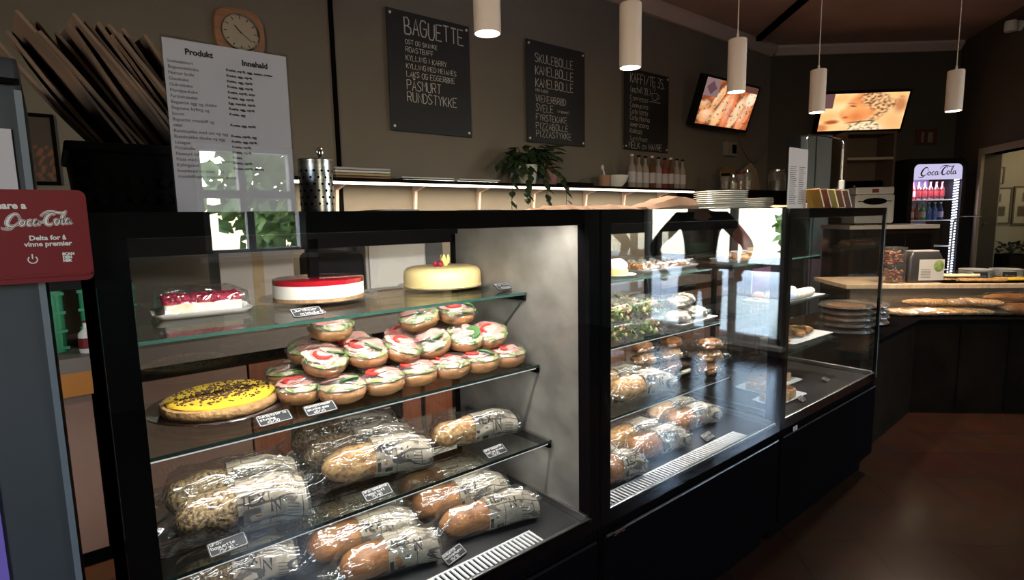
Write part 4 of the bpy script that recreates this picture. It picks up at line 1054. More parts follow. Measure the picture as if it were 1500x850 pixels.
# television on the back wall
def ell(u, v, cx, cy_, rx, ry): return ((u-cx)/rx)**2 + ((v-cy_)/ry)**2 < 1
def mixc(a, b, t): return tuple(x+(y-x)*t for x, y in zip(a, b))
def soft(u, v, cx, cy_, rx, ry, rot=0.0, edge=.25):
    """1 inside a turned ellipse, fading to 0 over its edge"""
    c, s_ = cos(rot), sin(rot); du, dv = u-cx, v-cy_
    d = sqrt(((du*c+dv*s_)/rx)**2 + ((-du*s_+dv*c)/ry)**2)
    return max(0.0, min(1.0, (1+edge-d)/(2*edge)))
def baguettes_ad(u, v):
    n = mnoise.noise(Vector((u*9, v*6, 1.3))); n2 = mnoise.noise(Vector((u*24, v*17, 4)))
    c = mixc((.16, .045, .02), (.50, .13, .04), max(0, min(1, .5+n*1.2)))
    for (cx, cy_, rx, ry, ro, col) in ((.17, .20, .17, .15, .5, (.85, .42, .18)), (.40, .34, .09, .42, -.25, (.90, .50, .22)), (.55, .40, .09, .46, -.10, (.80, .20, .07)), (.70, .36, .08, .40, -.22, (.92, .62, .34)), (.86, .30, .09, .38, -.2, (.86, .30, .13)), (.92, .74, .10, .20, -.3, (.95, .72, .50)), (.30, .62, .06, .34, -.3, (.88, .46, .2)), (.08, .42, .12, .10, .7, (.75, .33, .13))):
        k = soft(u, v, cx, cy_, rx, ry, ro, .18); h_ = soft(u, v, cx-.02, cy_+.05, rx*.45, ry*.6, ro, .6)
        c = mixc(c, mixc(col, (.98, .82, .60), h_*(.5+.5*n2)), k*(.8+.2*n))
    if n2 > .38: c = mixc(c, (.10, .03, .02), .7)
    if u < .26 and v > .62: c = (.22, .13, .13) if abs(u-.13) + abs(v-.8)*.6 > .09 else (.10, .05, .06)
    if u > .58 and v > .86: c = (.10, .04, .03)
    return c
def eating_ad(u, v):
    n = mnoise.noise(Vector((u*5, v*4, 7))); n2 = mnoise.noise(Vector((u*9+v*16, v*9-u*24, 2)))
    c = mixc((.90, .48, .17), (.97, .66, .33), max(0, min(1, .5+n)))
    face = max(soft(u, v, .47, .60, .19, .42, -.1, .15), soft(u, v, .34, .38, .10, .22, .3, .2))
    c = mixc(c, mixc((.68, .17, .045), (.90, .40, .14), max(0, min(1, .55+n*.8-.5*(u-.45)))), face)
    hairk = max(soft(u, v, .64, .80, .17, .30, .4, .25), soft(u, v, .74, .50, .06, .40, -.45, .3))
    c = mixc(c, mixc((.22, .08, .03), (.88, .52, .24), max(0, min(1, .5+n2*1.6))), hairk)
    c = mixc(c, (.16, .05, .03), soft(u, v, .37, .66, .04, .022, -.3, .5)); c = mixc(c, (.55, .17, .07), soft(u, v, .36, .73, .055, .018, -.3, .6))
    c = mixc(c, (.50, .11, .04), soft(u, v, .305, .36, .035, .03, 0, .5))
    c = mixc(c, (.40, .08, .03), soft(u, v, .15, .24, .085, .055, .2, .4)); c = mixc(c, (.60, .2, .07), soft(u, v, .03, .08, .08, .1, 0, .4))
    sh_ = soft(u, v, .56, .05, .20, .22, .25, .12); c = mixc(c, mixc((.30, .17, .09), (.92, .74, .45), max(0, min(1, .75+n2*1.8))), sh_)
    c = mixc(c, (.14, .05, .02), soft(u, v, .50, .235, .16, .018, .18, .6))
    c = mixc(c, (.45, .13, .05), .8*soft(u, v, .93, .66, .07, .20, 0, .5)); c = mixc(c, (.82, .36, .14), .6*soft(u, v, .88, .22, .10, .2, 0, .6))
    if u < .13 and v > .62: c = (.13, .06, .06)
    return c
def tv(label, TL_, TR_, BL_, back, picture):
    TL_, TR_, BL_ = Vector(TL_), Vector(TR_), Vector(BL_)
    X = (TR_-TL_); w = X.length; X.normalize(); Z = (TL_-BL_); Z -= X*Z.dot(X); h = Z.length; Z.normalize(); Y = Z.cross(X)   # Y to the rear
    t = thing('wall_television', label, 'television'); o = (BL_+TR_)/2; 
    Mx = Matrix(((X.x, Y.x, Z.x, o.x), (X.y, Y.y, Z.y, o.y), (X.z, Y.z, Z.z, o.z), (0, 0, 0, 1))); t.matrix_world = Mx
    b = MB(); b.bx(-w/2-.022, w/2+.022, .002, .085, -h/2-.03, h/2+.022); build('housing', b, M['blackplast'], t, smooth=False, bevel=.006)
    b = MB()
    b.bx(-w/2-.022, -w/2, -.004, .004, -h/2-.03, h/2+.022); b.bx(w/2, w/2+.022, -.004, .004, -h/2-.03, h/2+.022); b.bx(-w/2, w/2, -.004, .004, h/2, h/2+.022); b.bx(-w/2, w/2, -.004, .004, -h/2-.03, -h/2); build('bezel', b, M['blackplast'], t, smooth=False)
    paint('screen', w, h, 160, 90, picture, M['screen'], t, (0, .0, -h/2), -1)
    inv = Mx.inverted(); wp = inv @ Vector(back)
    b = MB(); b.tube([(0, .085, 0), (0, .12, 0), tuple(wp)], .022, 10); build('wall_bracket', b, M['black_matt'], t); return t
CA = Vector((-.089, -1.045, 1.45)); sc = (2.12+1.045)/(1.9+1.045)
def resc(p, k=sc): return CA + (Vector(p)-CA)*k
bl = resc((4.483, 1.9, 2.281)); bl = CA + (bl-CA)*1.045
tv('television showing food in orange tones, tilted down over the bottles', resc((4.687, 1.9, 2.712)), resc((5.635, 1.9, 2.722)), bl, (5.35, 2.43, 2.78), baguettes_ad)
def w2(s, o, z): return C2 + D2*s + N2*o + Vector((0, 0, z))
tl, tr_, bl = w2(.52, .30, 2.85), w2(1.515, .30, 2.86), w2(.53, .15, 2.445)
tv('television showing a person eating, tilted down on the darker wall', tl, tr_, bl, tuple(w2(1.2, .02, 2.7)), eating_ad)
# socket box, cable
t = thing('socket_box', 'small pale socket box with dark front on the back wall', 'socket', (6.02, YB, 2.12)); build('box', MB().bx(-.11, .11, -.06, 0, 0, .16), mat('pale box', (.23, .20, .17), .5), t, smooth=False, bevel=.006); build('front_plate', MB().bx(.0, .09, -.064, -.06, .03, .13), M['black_matt'], t, smooth=False)
o = build('power_cable', MB().tube(spline([(5.72, YB-.03, 2.62), (5.95, YB-.03, 2.72), (6.15, YB-.03, 2.50), (6.35, YB-.03, 2.2), (6.6, YB-.04, 2.08), (6.85, YB-.04, 2.3)], 8), .008, 6), M['dark'].copy() if False else mat('grey cable', (.16, .13, .11), .6)); tag(o, 'grey cable looping down the back wall beside the television', 'cable')
# fire sign, spotlight
def on2(mb): mb.T = T2; return mb
t = thing('wall_sign', 'small dark red pictogram sign above the drinks cooler', 'sign'); t.matrix_world = P2((1.94, 0, 2.27))
build('plate', MB().bx(-.13, .13, .004, .010, 0, .19), mat('dull red plate', (.085, .022, .018), .5), t, smooth=False); build('pictogram', MB().bx(-.08, -.02, .010, .012, .03, .15).bx(.03, .06, .010, .012, .03, .16), mat('dull white print', (.20, .16, .14), .6), t, smooth=False)
t = thing('wall_spotlight', 'small pale spotlight high on the right wall', 'spotlight'); t.matrix_world = P3((1.225, 0, 3.30))
build('base', MB().cyl((0, 0, 0), (0, .03, 0), .05, n=20), M['whitepl'], t); build('lamp_head', MB().lathe([(0, 0), (.05, 0), (.055, .03), (.05, .10), (.0, .10)], c=(0, .09, -.05), n=20), M['whitepl'], t)

# ------------------------------------------------------------------ lit wall shelf and what stands on it
SX0, SX1, SYF, SZ = .98, 4.93, 2.17, 1.715
sh = thing('wall_shelf', 'long dark wall shelf with a lit warm strip under its front edge', 'shelf', (0, 0, 0))
build('board', MB().bx(SX0, SX1, SYF, YB-.002, SZ-.022, SZ), M['dark'], sh, smooth=False, bevel=.002)
build('light_strip', MB().bx(SX0, SX1, SYF, SYF+.018, SZ-.038, SZ-.0225), M['ledwarm'], sh, smooth=False)
for x in (1.33, 1.895, 2.445, 3.0, 3.62, 4.15, 4.7):
    build('bracket', MB().prism([(YB-.004, SZ-.0225), (YB-.16, SZ-.0225), (YB-.15, SZ-.035), (YB-.04, SZ-.06), (YB-.022, SZ-.21), (YB-.004, SZ-.21)], x-.010, x+.010, 'x'), M['cornice'], sh, smooth=False)
area('shelf_light', (2.95, SYF+.03, SZ-.045), (0, .25, -1), 3.9, .03, SHELF_LIGHT, (1, .80, .56), 160)
def stack_trays(label, x0, x1, n, y0, y1, m, dz=.016, jit=.012):
    for k in range(n):
        lb = label if n == 1 else f'{label}, {("bottom", "second", "third", "fourth", "fifth")[k]} of its pile'
        o = build('serving_board', MB().bx(-(x1-x0)/2, (x1-x0)/2, -(y1-y0)/2, (y1-y0)/2, 0.0004, dz-.003), m[k % len(m)], loc=((x0+x1)/2+random.uniform(-jit, jit), (y0+y1)/2, SZ+k*dz), rz=0, smooth=False, bevel=.003)
        tag(o, lb, 'board', 'boards piled on the wall shelf')
stack_trays('flat pale board at the left end of the wall shelf', 1.24, 1.60, 4, 2.21, 2.42, [M['boardwood'], M['kraftlight'], M['whitepl'], M['paper']], .017)
stack_trays('thin grey tray between the pale boards and the plant', 1.68, 2.08, 2, 2.22, 2.42, [M['steel'], M['whitepl']], .013)
stack_trays('thin grey tray just left of the hanging plant', 2.12, 2.48, 2, 2.22, 2.42, [M['steel'], M['whitepl']], .013)
# trailing plant
t = thing('potted_plant', 'trailing green plant in a pale pot on the wall shelf', 'plant', (2.82, 2.29, SZ))
build('pot', MB().lathe([(0, .0006), (.055, .0006), (.062, .01), (.078, .14), (.082, .15), (.074, .15), (.066, .13), (0, .125)], n=28), M['white'], t)
lv = MB(); st = MB(); random.seed(21)
def leaf(mb, p, d, L_l, w):
    d = Vector(d).normalized(); s_ = d.cross(Vector((0, 0, 1))); s_ = s_.normalized() if s_.length > .1 else Vector((1, 0, 0)); n_ = s_.cross(d)
    pts = [(0, .0, 0), (.3, .5, .06), (.6, .45, .05), (1, 0, -.12)]
    c = [mb.P(p + d*L_l*a + n_*L_l*z) for a, _, z in pts]; l = [mb.P(p + d*L_l*a + s_*w*b_ + n_*L_l*(z-.1)) for a, b_, z in pts[1:3]]; r = [mb.P(p + d*L_l*a - s_*w*b_ + n_*L_l*(z-.1)) for a, b_, z in pts[1:3]]
    mb.F((c[0], c[1], l[0])); mb.F((c[0], r[0], c[1])); mb.F((c[1], c[2], l[1], l[0])); mb.F((c[1], r[0], r[1], c[2])); mb.F((c[2], c[3], l[1])); mb.F((c[2], r[1], c[3]))
for k in range(34):
    a = random.uniform(0, 2*pi); r_ = random.uniform(.10, .30); hh = random.uniform(.05, .26)
    base = Vector((cos(a)*.04, sin(a)*.03, .13)); tip = Vector((cos(a)*r_*1.15, max(-.30, min(-.02, sin(a)*r_*.7)), .13+hh-.10))
    mid = (base+tip)/2 + Vector((0, 0, .08)); pth = spline([base, mid, tip], 5); st.tube(pth, .0025, 5)
    for q in pth[3::2]: leaf(lv, q, Vector((cos(a+random.uniform(-1, 1)), sin(a)-.4, random.uniform(-1.0, .2))), random.uniform(.08, .13), random.uniform(.05, .075))
for x, dy, dz in ((-.30, -.18, -.24), (.24, -.17, -.22), (.02, -.19, -.14), (-.15, -.17, -.10)):
    pth = spline([(0, 0, .14), (x*.6, -.14, .12), (x, dy, .0), (x*1.05, dy, dz)], 8); st.tube(pth, .0025, 5)
    for q in pth[6::2]: leaf(lv, Vector(q), (random.uniform(-.6, .6), -.6, -.6), .085, .05)
build('stem', st, M['leaf'], t); build('leaves', lv, M['leaf'], t, smooth=False)
# bits beside the plant
def glassjar(label, x, r, h_, m, lid=None, cat='jar', y=2.28, name='jar', z=SZ):
    t = thing(name, label, cat, (x, y, z)); build('glass_body', MB().lathe([(0, .0006), (r*.9, .0006), (r, .01), (r, h_*.85), (r*.8, h_), (r*.72, h_), (r*.9, h_*.84), (r*.92, .012), (0, .009)], n=20), M['clearplast'], t); build('contents', MB().lathe([(0, .0095), (r*.9, .0105), (r*.9, h_*.55), (0, h_*.56)], n=18), m, t)
    if lid: build('lid', MB().lathe([(0, h_), (r*.85, h_), (r*.85, h_+.022), (0, h_+.024)], n=20), lid, t)
    return t
dusk = mat('dusty red', (.32, .14, .12), .5); brown = mat('dark coffee', (.06, .03, .018), .6)
o = build('pink_vase', MB().lathe([(0, .0006), (.045, .0006), (.055, .03), (.055, .13), (.035, .17), (.03, .17), (.045, .13), (0, .12)], n=24), dusk, loc=(3.07, 2.30, SZ)); tag(o, 'dull pink vase just right of the trailing plant', 'vase')
stack_trays('dark flat box right of the pink vase', 3.22, 3.50, 1, 2.22, 2.40, [M['dark']], .03)
t = thing('sugar_pot', 'small terracotta pot with white scoop left of the white bowl', 'pot', (3.69, 2.27, SZ)); build('pot', MB().lathe([(0, .0006), (.045, .0006), (.056, .10), (.048, .10), (.04, .02), (0, .015)], n=24), mat('terracotta', (.36, .20, .13), .7), t); build('scoop', MB().tube([(0, 0, .03), (.01, .01, .12), (.0, .02, .165)], .008, 8).ball((0, .02, .17), .018, .012, .022), M['whitepl'], t)
o = build('bowl', MB().lathe([(0, .0006), (.05, .0006), (.055, .008), (.095, .05), (.115, .105), (.108, .107), (.088, .055), (.04, .02), (0, .018)], n=36), M['white'], loc=(3.87, 2.29, SZ)); tag(o, 'white china bowl left of the syrup bottles on the shelf', 'bowl')
def bottle(label, x, y, z, hh, r, mbody, mcap, grp, mlab=None, name='syrup_bottle', cat='bottle'):
    t = thing(name, label, cat, (x, y, z), 0, grp)
    build('glass_body', MB().lathe([(0, .0006), (r*.9, .0006), (r, .008), (r, hh*.55), (r*.92, hh*.62), (r*.40, hh*.76), (r*.36, hh*.94), (0, hh*.94)], n=18), mbody, t)
    build('cap', MB().lathe([(0, hh*.9405), (r*.44, hh*.9405), (r*.44, hh), (0, hh*1.0)], n=14), mcap, t)
    if mlab: build('bottle_label', MB().lathe([(r*1.005, hh*.16), (r*1.03, hh*.16), (r*1.03, hh*.48), (r*1.005, hh*.48)], n=18), mlab, t)
    return t
syr = [mat('clear syrup', (.30, .25, .22), .08, spec=.8, coat=.5), mat('amber syrup', (.12, .05, .02), .08, spec=.8, coat=.5), mat('pink syrup', (.20, .04, .04), .08, spec=.8, coat=.5)]
for i in range(9):
    bottle(f'syrup bottle with pale label, {ORD[i+1]} from left on the lit wall shelf', 4.05+i*.099, 2.255, SZ, .30-.004*(i % 3), .036, syr[(0, 0, 0, 1, 0, 2, 1, 0, 0)[i]], M['dark'] if i % 3 else M['whitepl'], 'syrup bottles on the wall shelf', M['paper'])
# low cabinet and clutter further right, under the television
cab = thing('low_cabinet', 'dark cabinet against the back wall right of the lit shelf', 'cabinet', (5.75, 2.10, 0)); build('body', MB().bx(-.70, 1.0, -.30, .34, .0, 1.66), M['dark'], cab, smooth=False, bevel=.004)
for x in (-.28, .16, .60): build('door', MB().bx(x-.20, x+.20, -.318, -.30, .1, 1.6), M['dark'], cab, smooth=False, bevel=.003)
t = thing('countertop', 'dark worktop slab over the low cabinet by the back wall', 'worktop', (5.75, 2.1, 1.66)); build('slab', MB().bx(-.72, 1.02, -.33, .345, .0005, .035), M['dark'], t, smooth=False, bevel=.003)
ZC = 1.696
for i, (lb, x, r, h_, m, l) in enumerate((('dark lidded jar right of the syrup bottles', 5.13, .05, .14, brown, M['black_matt']), ('clear jar of pale contents beside the dark jar', 5.27, .045, .13, pale, M['chrome']), ('red lidded jar right of the bottles', 5.42, .05, .17, dusk, M['red']), ('tall jar with silver lid at the end of the jars', 5.55, .042, .19, pale, M['chrome']))): glassjar(lb, x, r, h_, m, l, y=1.95, z=ZC)
o = build('cutting_board', MB().prism(rrect(-.16, .16, 0, .30, .12, 8), -.012, .012, 'y'), M['boardwood'], loc=(5.86, 2.30, ZC), smooth=True); o.rotation_euler = (radians(-12), 0, 0); tag(o, 'round topped dark wooden cutting board leaning on the wall', 'cutting board')
o = build('cutting_board', MB().prism([(-.22, 0), (.20, 0), (.22, .26), (.12, .36), (-.2, .25)], -.01, .01, 'y'), mat('pale beech', (.36, .26, .18), .6), loc=(6.28, 2.28, ZC)); o.rotation_euler = (radians(-12), radians(-6), 0); tag(o, 'pale angular wooden board right of the round cutting board', 'cutting board')
glassjar('large brown jar with metal lid left of the standing price sheet', 6.20, .09, .22, brown, M['steel'], y=1.95, z=ZC)
# ------------------------------------------------------------------ pendant lamps
def pendant(label, x, y, zb, zt, power):
    t = thing('pendant_lamp', label, 'lamp', (x, y, zb)); h_ = zt-zb; r = .0485
    sm = MB(); prof = [(r-.004, .012), (r-.004, .0), (r, .0), (r, h_-.004), (r-.004, h_), (.0005, h_)]
    sm.rings([[Vector((cos(2*pi*k/36)*a, sin(2*pi*k/36)*a, z)) for k in range(36)] for a, z in prof], cap=False); build('shade', sm, M['lampwhite'], t, angle=30)
    build('lamp_face', MB().lathe([(0, .003), (r-.005, .003), (r-.005, .006), (0, .006)], n=32), M['lampglow'], t)
    build('cord_grip', MB().lathe([(0, h_), (.009, h_), (.006, h_+.03), (0, h_+.03)], n=12), M['lampwhite'], t)
    build('cord', MB().cyl((0, 0, h_+.03), (0, 0, H-zb-.03), .0032, n=8), M['lampwhite'], t)
    build('ceiling_cup', MB().lathe([(0, H-zb-.0305), (.045, H-zb-.0305), (.05, H-zb-.0005), (0, H-zb-.0005)], n=24), M['lampwhite'], t)
    l = bpy.data.lights.new('pendant_spot', 'SPOT'); l.energy = power; l.color = (1, .80, .58); l.spot_size = radians(140); l.spot_blend = .8; l.shadow_soft_size = .035
    o = bpy.data.objects.new('pendant_spot', l); COL.objects.link(o); o.parent = t; o.location = (0, 0, -.004)
PD = [(1.183, .62, 2.110, 2.384), (1.982, .62, 2.112, 2.385), (2.895, .62, 2.120, 2.398), (3.905, .61, 2.112, 2.385), (4.668, .05, 2.112, 2.376)]
for i, (x, y, a, b_) in enumerate(PD): pendant(('white tube pendant lamp above the nearest case, between two blackboards', 'white tube pendant lamp overlapping the KAFFI/TE blackboard', 'white tube pendant lamp in front of the food television', 'white tube pendant lamp at the left of the far television', 'white tube pendant lamp over the corner bread counter, rightmost')[i], x, y, a, b_, PEND_LIGHT*(1.7 if i == 4 else 1))

# ------------------------------------------------------------------ on top of the cases
Z0 = ZT+.0004
# menu sheet in an upright clear holder
t = thing('menu_stand', 'upright clear sheet holder with Produkt and Innehald list, on the nearest case', 'menu', (.190, .10, Z0))
w, h_ = .206, .298
build('acrylic_sheet', MB().bx(-w/2-.003, w/2+.003, -.0045, -.0018, .0, h_+.004), M['glass_clear'], t, smooth=False)
build('acrylic_sheet', MB().bx(-w/2-.003, w/2+.003, .0018, .0045, .0, h_+.004), M['glass_clear'], t, smooth=False)
build('foot', MB().bx(-w/2-.003, w/2+.003, .0045, .06, .0, .003), M['glass_clear'], t, smooth=False)
sh = build('paper_sheet', MB().bx(-w/2, w/2, -.0008, .0008, .002, h_), M['paper'], t, smooth=False)
fn = lambda u, v: (u, -.0012, v); k = MB(); ks = MB()
font_mesh(k, 'Produkt', .0135, lambda u, v: fn(-.070+u, .275+v), bold=.0006); font_mesh(k, 'Innehald', .0135, lambda u, v: fn(.022+u, .270+v), bold=.0006)
PL = ['Sveledessert', 'Baguetteskinke', 'Nøtter bolle', 'Ostekake', 'Gulrotkake', 'Marsipankake', 'Fyrstekakebit', 'Baguette egg og skinke', 'Baguette kylling og', 'bacon', 'Baguette roastbiff og', 'salat', 'Rundstykke med ost og egg', 'Rundstykke skinke og egg', 'Lasagne', 'Pizzabolle', 'Påsmurt loff', 'Pizza med skinke og pepperoni', 'Kyllingsalat', 'Smørbrød m/reker, laks', 'roastbiff/eple, eggerøre, pesto']
IL = ['Kveite, mjølk, egg, sesam, nøtter', 'Kveite, egg, mjølk', 'Kveite, egg, mjølk', 'Kveite, egg, mjølk', 'Kveite, mjølk, soya', 'Kveite, egg, mjølk', 'Egg, mandel, mjølk', 'Kveite, egg, mjølk', 'Kveite, egg', '', 'Kveite, egg, mjølk', '', 'Kveite, mjølk, egg', 'Kveite, egg, mjølk', 'Kveite, mjølk', 'Kveite, mjølk', 'Kveite', 'Kveite, mjølk', 'Kveite, mjølk, sennep', '', '']
for i, (a, b_) in enumerate(zip(PL, IL)):
    z = .258 - i*.0098
    font_mesh(ks, a, .0078, lambda u, v: fn(-.098+u, z+v)); 
    if b_: font_mesh(k, b_, .0062, lambda u, v: fn(-.006+u, z-.002+v), bold=.0002)
build('printed_text', k, M['ink'], sh, smooth=False); build('printed_text', ks, M['inksoft'], sh, smooth=False)
# black bread basket with paper bags
t = thing('bread_basket', 'black plastic bread basket of paper bags on top of the nearest case', 'basket', (.125, .38, Z0))
w, d, h_ = .355, .34, .125
b = MB(); ro = [(x, y) for x, y in rrect(-w/2, w/2, -d/2, d/2, .03, 4)]; ri = [(x*.965, y*.945) for x, y in ro]
b.rings([[(x*.95, y*.95, .0006) for x, y in ro], [(x, y, h_) for x, y in ro], [(x, y, h_) for x, y in ri], [(x*.93, y*.93, .01) for x, y in ri]])
build('basket_body', b, M['blackplast'], t, angle=50)
b = MB()
for i in range(14):
    for j in range(3): b.box((-w/2*.9 + i*.0245, -d/2*.985-.002+.0015*j, .03+j*.03), (.014, .004, .016), 0, 0, .5*(-1)**(i+j))
build('lattice', b, M['blackplast'], t, smooth=False)
b = MB(); b.bx(-w/2-.006, w/2+.006, -d/2-.006, -d/2+.004, h_-.014, h_+.004); b.bx(-w/2-.006, w/2+.006, d/2-.004, d/2+.006, h_-.014, h_+.004); b.bx(-w/2-.006, -w/2+.004, -d/2, d/2, h_-.014, h_+.004); b.bx(w/2-.004, w/2+.006, -d/2, d/2, h_-.014, h_+.004); build('rim', b, M['blackplast'], t, smooth=False, bevel=.004)
random.seed(31)
for i in range(22):
    u = i/21
    L = random.uniform(.385, .42) - .03*(1-u)
    lean = radians(-32.5 - 2*(1-u)) + random.uniform(-.025, .025)
    wd = .20; b = MB(); y = -wd/2
    prof = []
    for q in range(9):
        v = q/8; prof.append((v*L, .004*sin(v*6+i)))
    A = [(-.0025+o_, y, v) for v, o_ in prof]; 
    ring = []
    for (v, o_) in prof:
        cut = .012*(sin(i*3+1)) if v >= L*.99 else 0
        ring.append([(-.0028+o_, y+.004*sin(v*20+i), v), (.0028+o_, y+.004*sin(v*20+i), v), (.0028+o_, -y, v+cut), (-.0028+o_, -y, v+cut)])
    b.rings(ring)
    o = build('paper_bag', b, M['kraft'], loc=(.085+.20*u+random.uniform(-.004, .004), .39+random.uniform(-.03, .03), Z0+.022), smooth=False); o.rotation_euler = (random.uniform(-.08, .08), lean, random.uniform(-.12, .12))
    tag(o, f'brown paper bag leaning in the black basket, {ORD[i+1] if i < 12 else ORD[22-i]} from {"left" if i < 12 else "right"}', 'paper bag', 'paper bags in the black basket')
# perforated cutlery tin with tongs (back counter end of the case top)
t = thing('cutlery_tin', 'perforated steel cutlery tin with a spoon beside the menu sheet', 'tin', (.468, .45, Z0)); r = .043; h_ = .142
b = MB(); b.lathe([(0, .0006), (r, .0006), (r, h_), (r+.002, h_+.002), (r-.003, h_+.002), (r-.003, .004), (0, .004)], n=40); build('tin_body', b, M['steel'], t)
b = MB()
for j in range(6):
    for i in range(14):
        a = 2*pi*i/14 + (.22 if j % 2 else 0); b.T = Matrix.Rotation(a, 4, 'Z') @ Matrix.Translation((r+.0004, 0, .028+j*.017)) @ Matrix.Rotation(radians(90), 4, 'Y'); b.lathe([(0, -.0003), (.0034, -.0003), (.0034, .0004), (0, .0004)], n=10)
build('hole', b, M['black_matt'], t, smooth=False)
build('spoon', MB().tube([(.0, .0, .03), (.004, 0, .10), (.012, 0, .155)], .003, 6).ball((.0145, 0, .165), .010, .004, .014), M['chrome'], t)
# plates, trays, bread paper on the case tops
PLT = Stock(plate('x', (0, 0, 0), .125, M['white'], h=.013, name='dinner_plate'))
for i in range(9): PLT.put(f'white dinner plate, {ORD[i+1]} from bottom of the tall stack on the middle case', (2.42+random.uniform(-.004, .004), .42, Z0+i*.0095), i, 'tall stack of plates')
for i in range(6): o = PLT.put(f'white dinner plate, {ORD[i+1]} from bottom of the lower stack beside the tall one', (2.715+random.uniform(-.004, .004), .44, Z0+i*.0088), i, 'lower stack of plates')
tray('white oval board lying on the nearest case top, behind the cutlery tin', (.70, .50, Z0), .14, .16, M['white'], 0, .012)
tray('white tray lying on the nearest case top, middle', (1.00, .50, Z0), .16, .16, M['whitepl'], 0, .010)
o = build('folded_card', MB().box((0, 0, .012), (.20, .16, .004), 0, .05, -.06), M['kraftlight'], loc=(2.93, .42, Z0+.006), smooth=False); tag(o, 'pale flat card lying right of the plate stacks', 'card')
for i, (lb, x, y, L, hh, s_) in enumerate((('flat brown paper bag on the nearest case top, right corner', 1.30, .38, .26, .022, 1.0), ('flat brown paper bag on the middle case top, left end', 1.57, .40, .28, .024, 4.0), ('bulging crumpled brown paper bag left of the plate stack', 1.93, .42, .34, .062, 7.0))):
    b = MB(); R = []
    for j in range(15):
        u = j/14; g = (.25+.75*min(1, u*1.6)) if i == 2 else sin(pi*min(1, .12+u*.8))
        R.append([(-L/2+L*u, yy*.085*(1+.1*mnoise.noise(Vector((u*5+s_, yy, 0)))), max(.0008, hh*g*zz + .010*zz*mnoise.noise(Vector((u*7+s_, yy*2, zz))))) for yy, zz in ((-1, 0), (-1, .35), (-.7, .9), (-.1, 1.0), (.5, .95), (1, .5), (1, 0))])
    b.rings(R); o = build('paper_bag', b, M['kraft'], loc=(x, y, Z0), angle=25); tag(o, lb, 'paper bag', 'paper bags lying on the cases')
# standing price sheet, leaflets
t = thing('price_sheet', 'narrow white printed sheet standing upright on the far case left end', 'menu', (2.738, .20, Z0))
build('paper_sheet', MB().bx(-.100, .100, -.001, .001, .002, .290), M['paper'], t, smooth=False); build('stand', MB().bx(-.102, .102, .0014, .004, 0, .294).bx(-.102, .102, .004, .05, 0, .003), M['glass_clear'], t, smooth=False)
k = MB()
for i in range(20): k.bx(-.085, -.085+random.uniform(.05, .075), -.0016, -.001, .20-i*.0092, .203-i*.0092); k.bx(.01, .01+random.uniform(.04, .07), -.0016, -.001, .20-i*.0092, .203-i*.0092)
build('printed_text', k, M['inksoft'], t, smooth=False)
for i, cl in enumerate(((.36, .19, .04), (.20, .07, .04), (.42, .34, .10), (.24, .10, .06), (.16, .08, .06))):
    o = build('leaflet', MB().box((0, 0, .052), (.010, .08, .100)), mat(f'leaflet cover {i}', cl, .5), loc=(2.895+i*.088, .17, Z0+.006), smooth=False); o.rotation_euler = (0, radians(-27), radians(-10))
    tag(o, f'coloured leaflet leaning in the row on the far case, {ORD[i+1]} from left', 'leaflet', 'leaflets on the far case')
t = thing('counter_screen', 'clear counter screen with rounded chrome edge standing on the far case', 'screen', (3.13, .24, Z0)); pth = [(-.21, 0, 0), (-.21, 0, .34)] + [(-.21+.04-.04*cos(a), 0, .34+.04*sin(a)) for a in (.4, .8, 1.2)] + [(.20, 0, .382)] + [(.20+.05*sin(a), 0, .332+.05*cos(a)) for a in (.3, .7, 1.1, 1.57)] + [(.25, 0, 0)]
build('edge_tube', MB().tube(pth, .0045, 8), M['chrome'], t); build('clear_panel', MB().bx(-.206, .246, -.002, .002, .004, .375), M['glass_clear'], t, smooth=False); build('clamp', MB().bx(.232, .268, -.02, .02, 0, .03).bx(.24, .26, -.012, .012, .03, .16).bx(-.228, -.192, -.02, .02, 0, .03), M['whitepl'], t, smooth=False, bevel=.003); build('holder_plate', MB().box((.19, -.016, .085), (.11, .004, .022), 0, 0, -.5), M['whitepl'], t, smooth=False)

# ------------------------------------------------------------------ grey fridge and sign at the left
t = thing('grey_fridge', 'tall pale grey drinks fridge at the left picture edge', 'fridge', (-.105, .005, 0))
b = MB(); prof = [(0, .08), (0, 1.63), (.012, 1.665), (.04, 1.69), (.10, 1.705), (.62, 1.705), (.62, .08)]
b.prism([(y, z) for y, z in prof], -.66, 0, 'x'); build('cabinet', b, M['greyfridge'], t, angle=30, bevel=.004)
build('corner_strip', MB().bx(-.006, .002, -.004, .004, .10, 1.64), M['fridgeedge'], t, smooth=False); build('header_seam', MB().bx(-.655, .001, -.0015, .003, 1.648, 1.656), M['black_matt'], t, smooth=False)
build('plinth', MB().bx(-.64, -.02, .03, .60, .0, .08), M['black_matt'], t, smooth=False)
build('lit_strip', MB().bx(-.56, -.079, -.004, .0, .20, 1.13), M['purple'], t, smooth=False)
n = MB(); n.bx(-.20, -.014, -.002, -.0008, 1.48, 1.587); build('paper_notice', n, M['paper'], t, smooth=False)
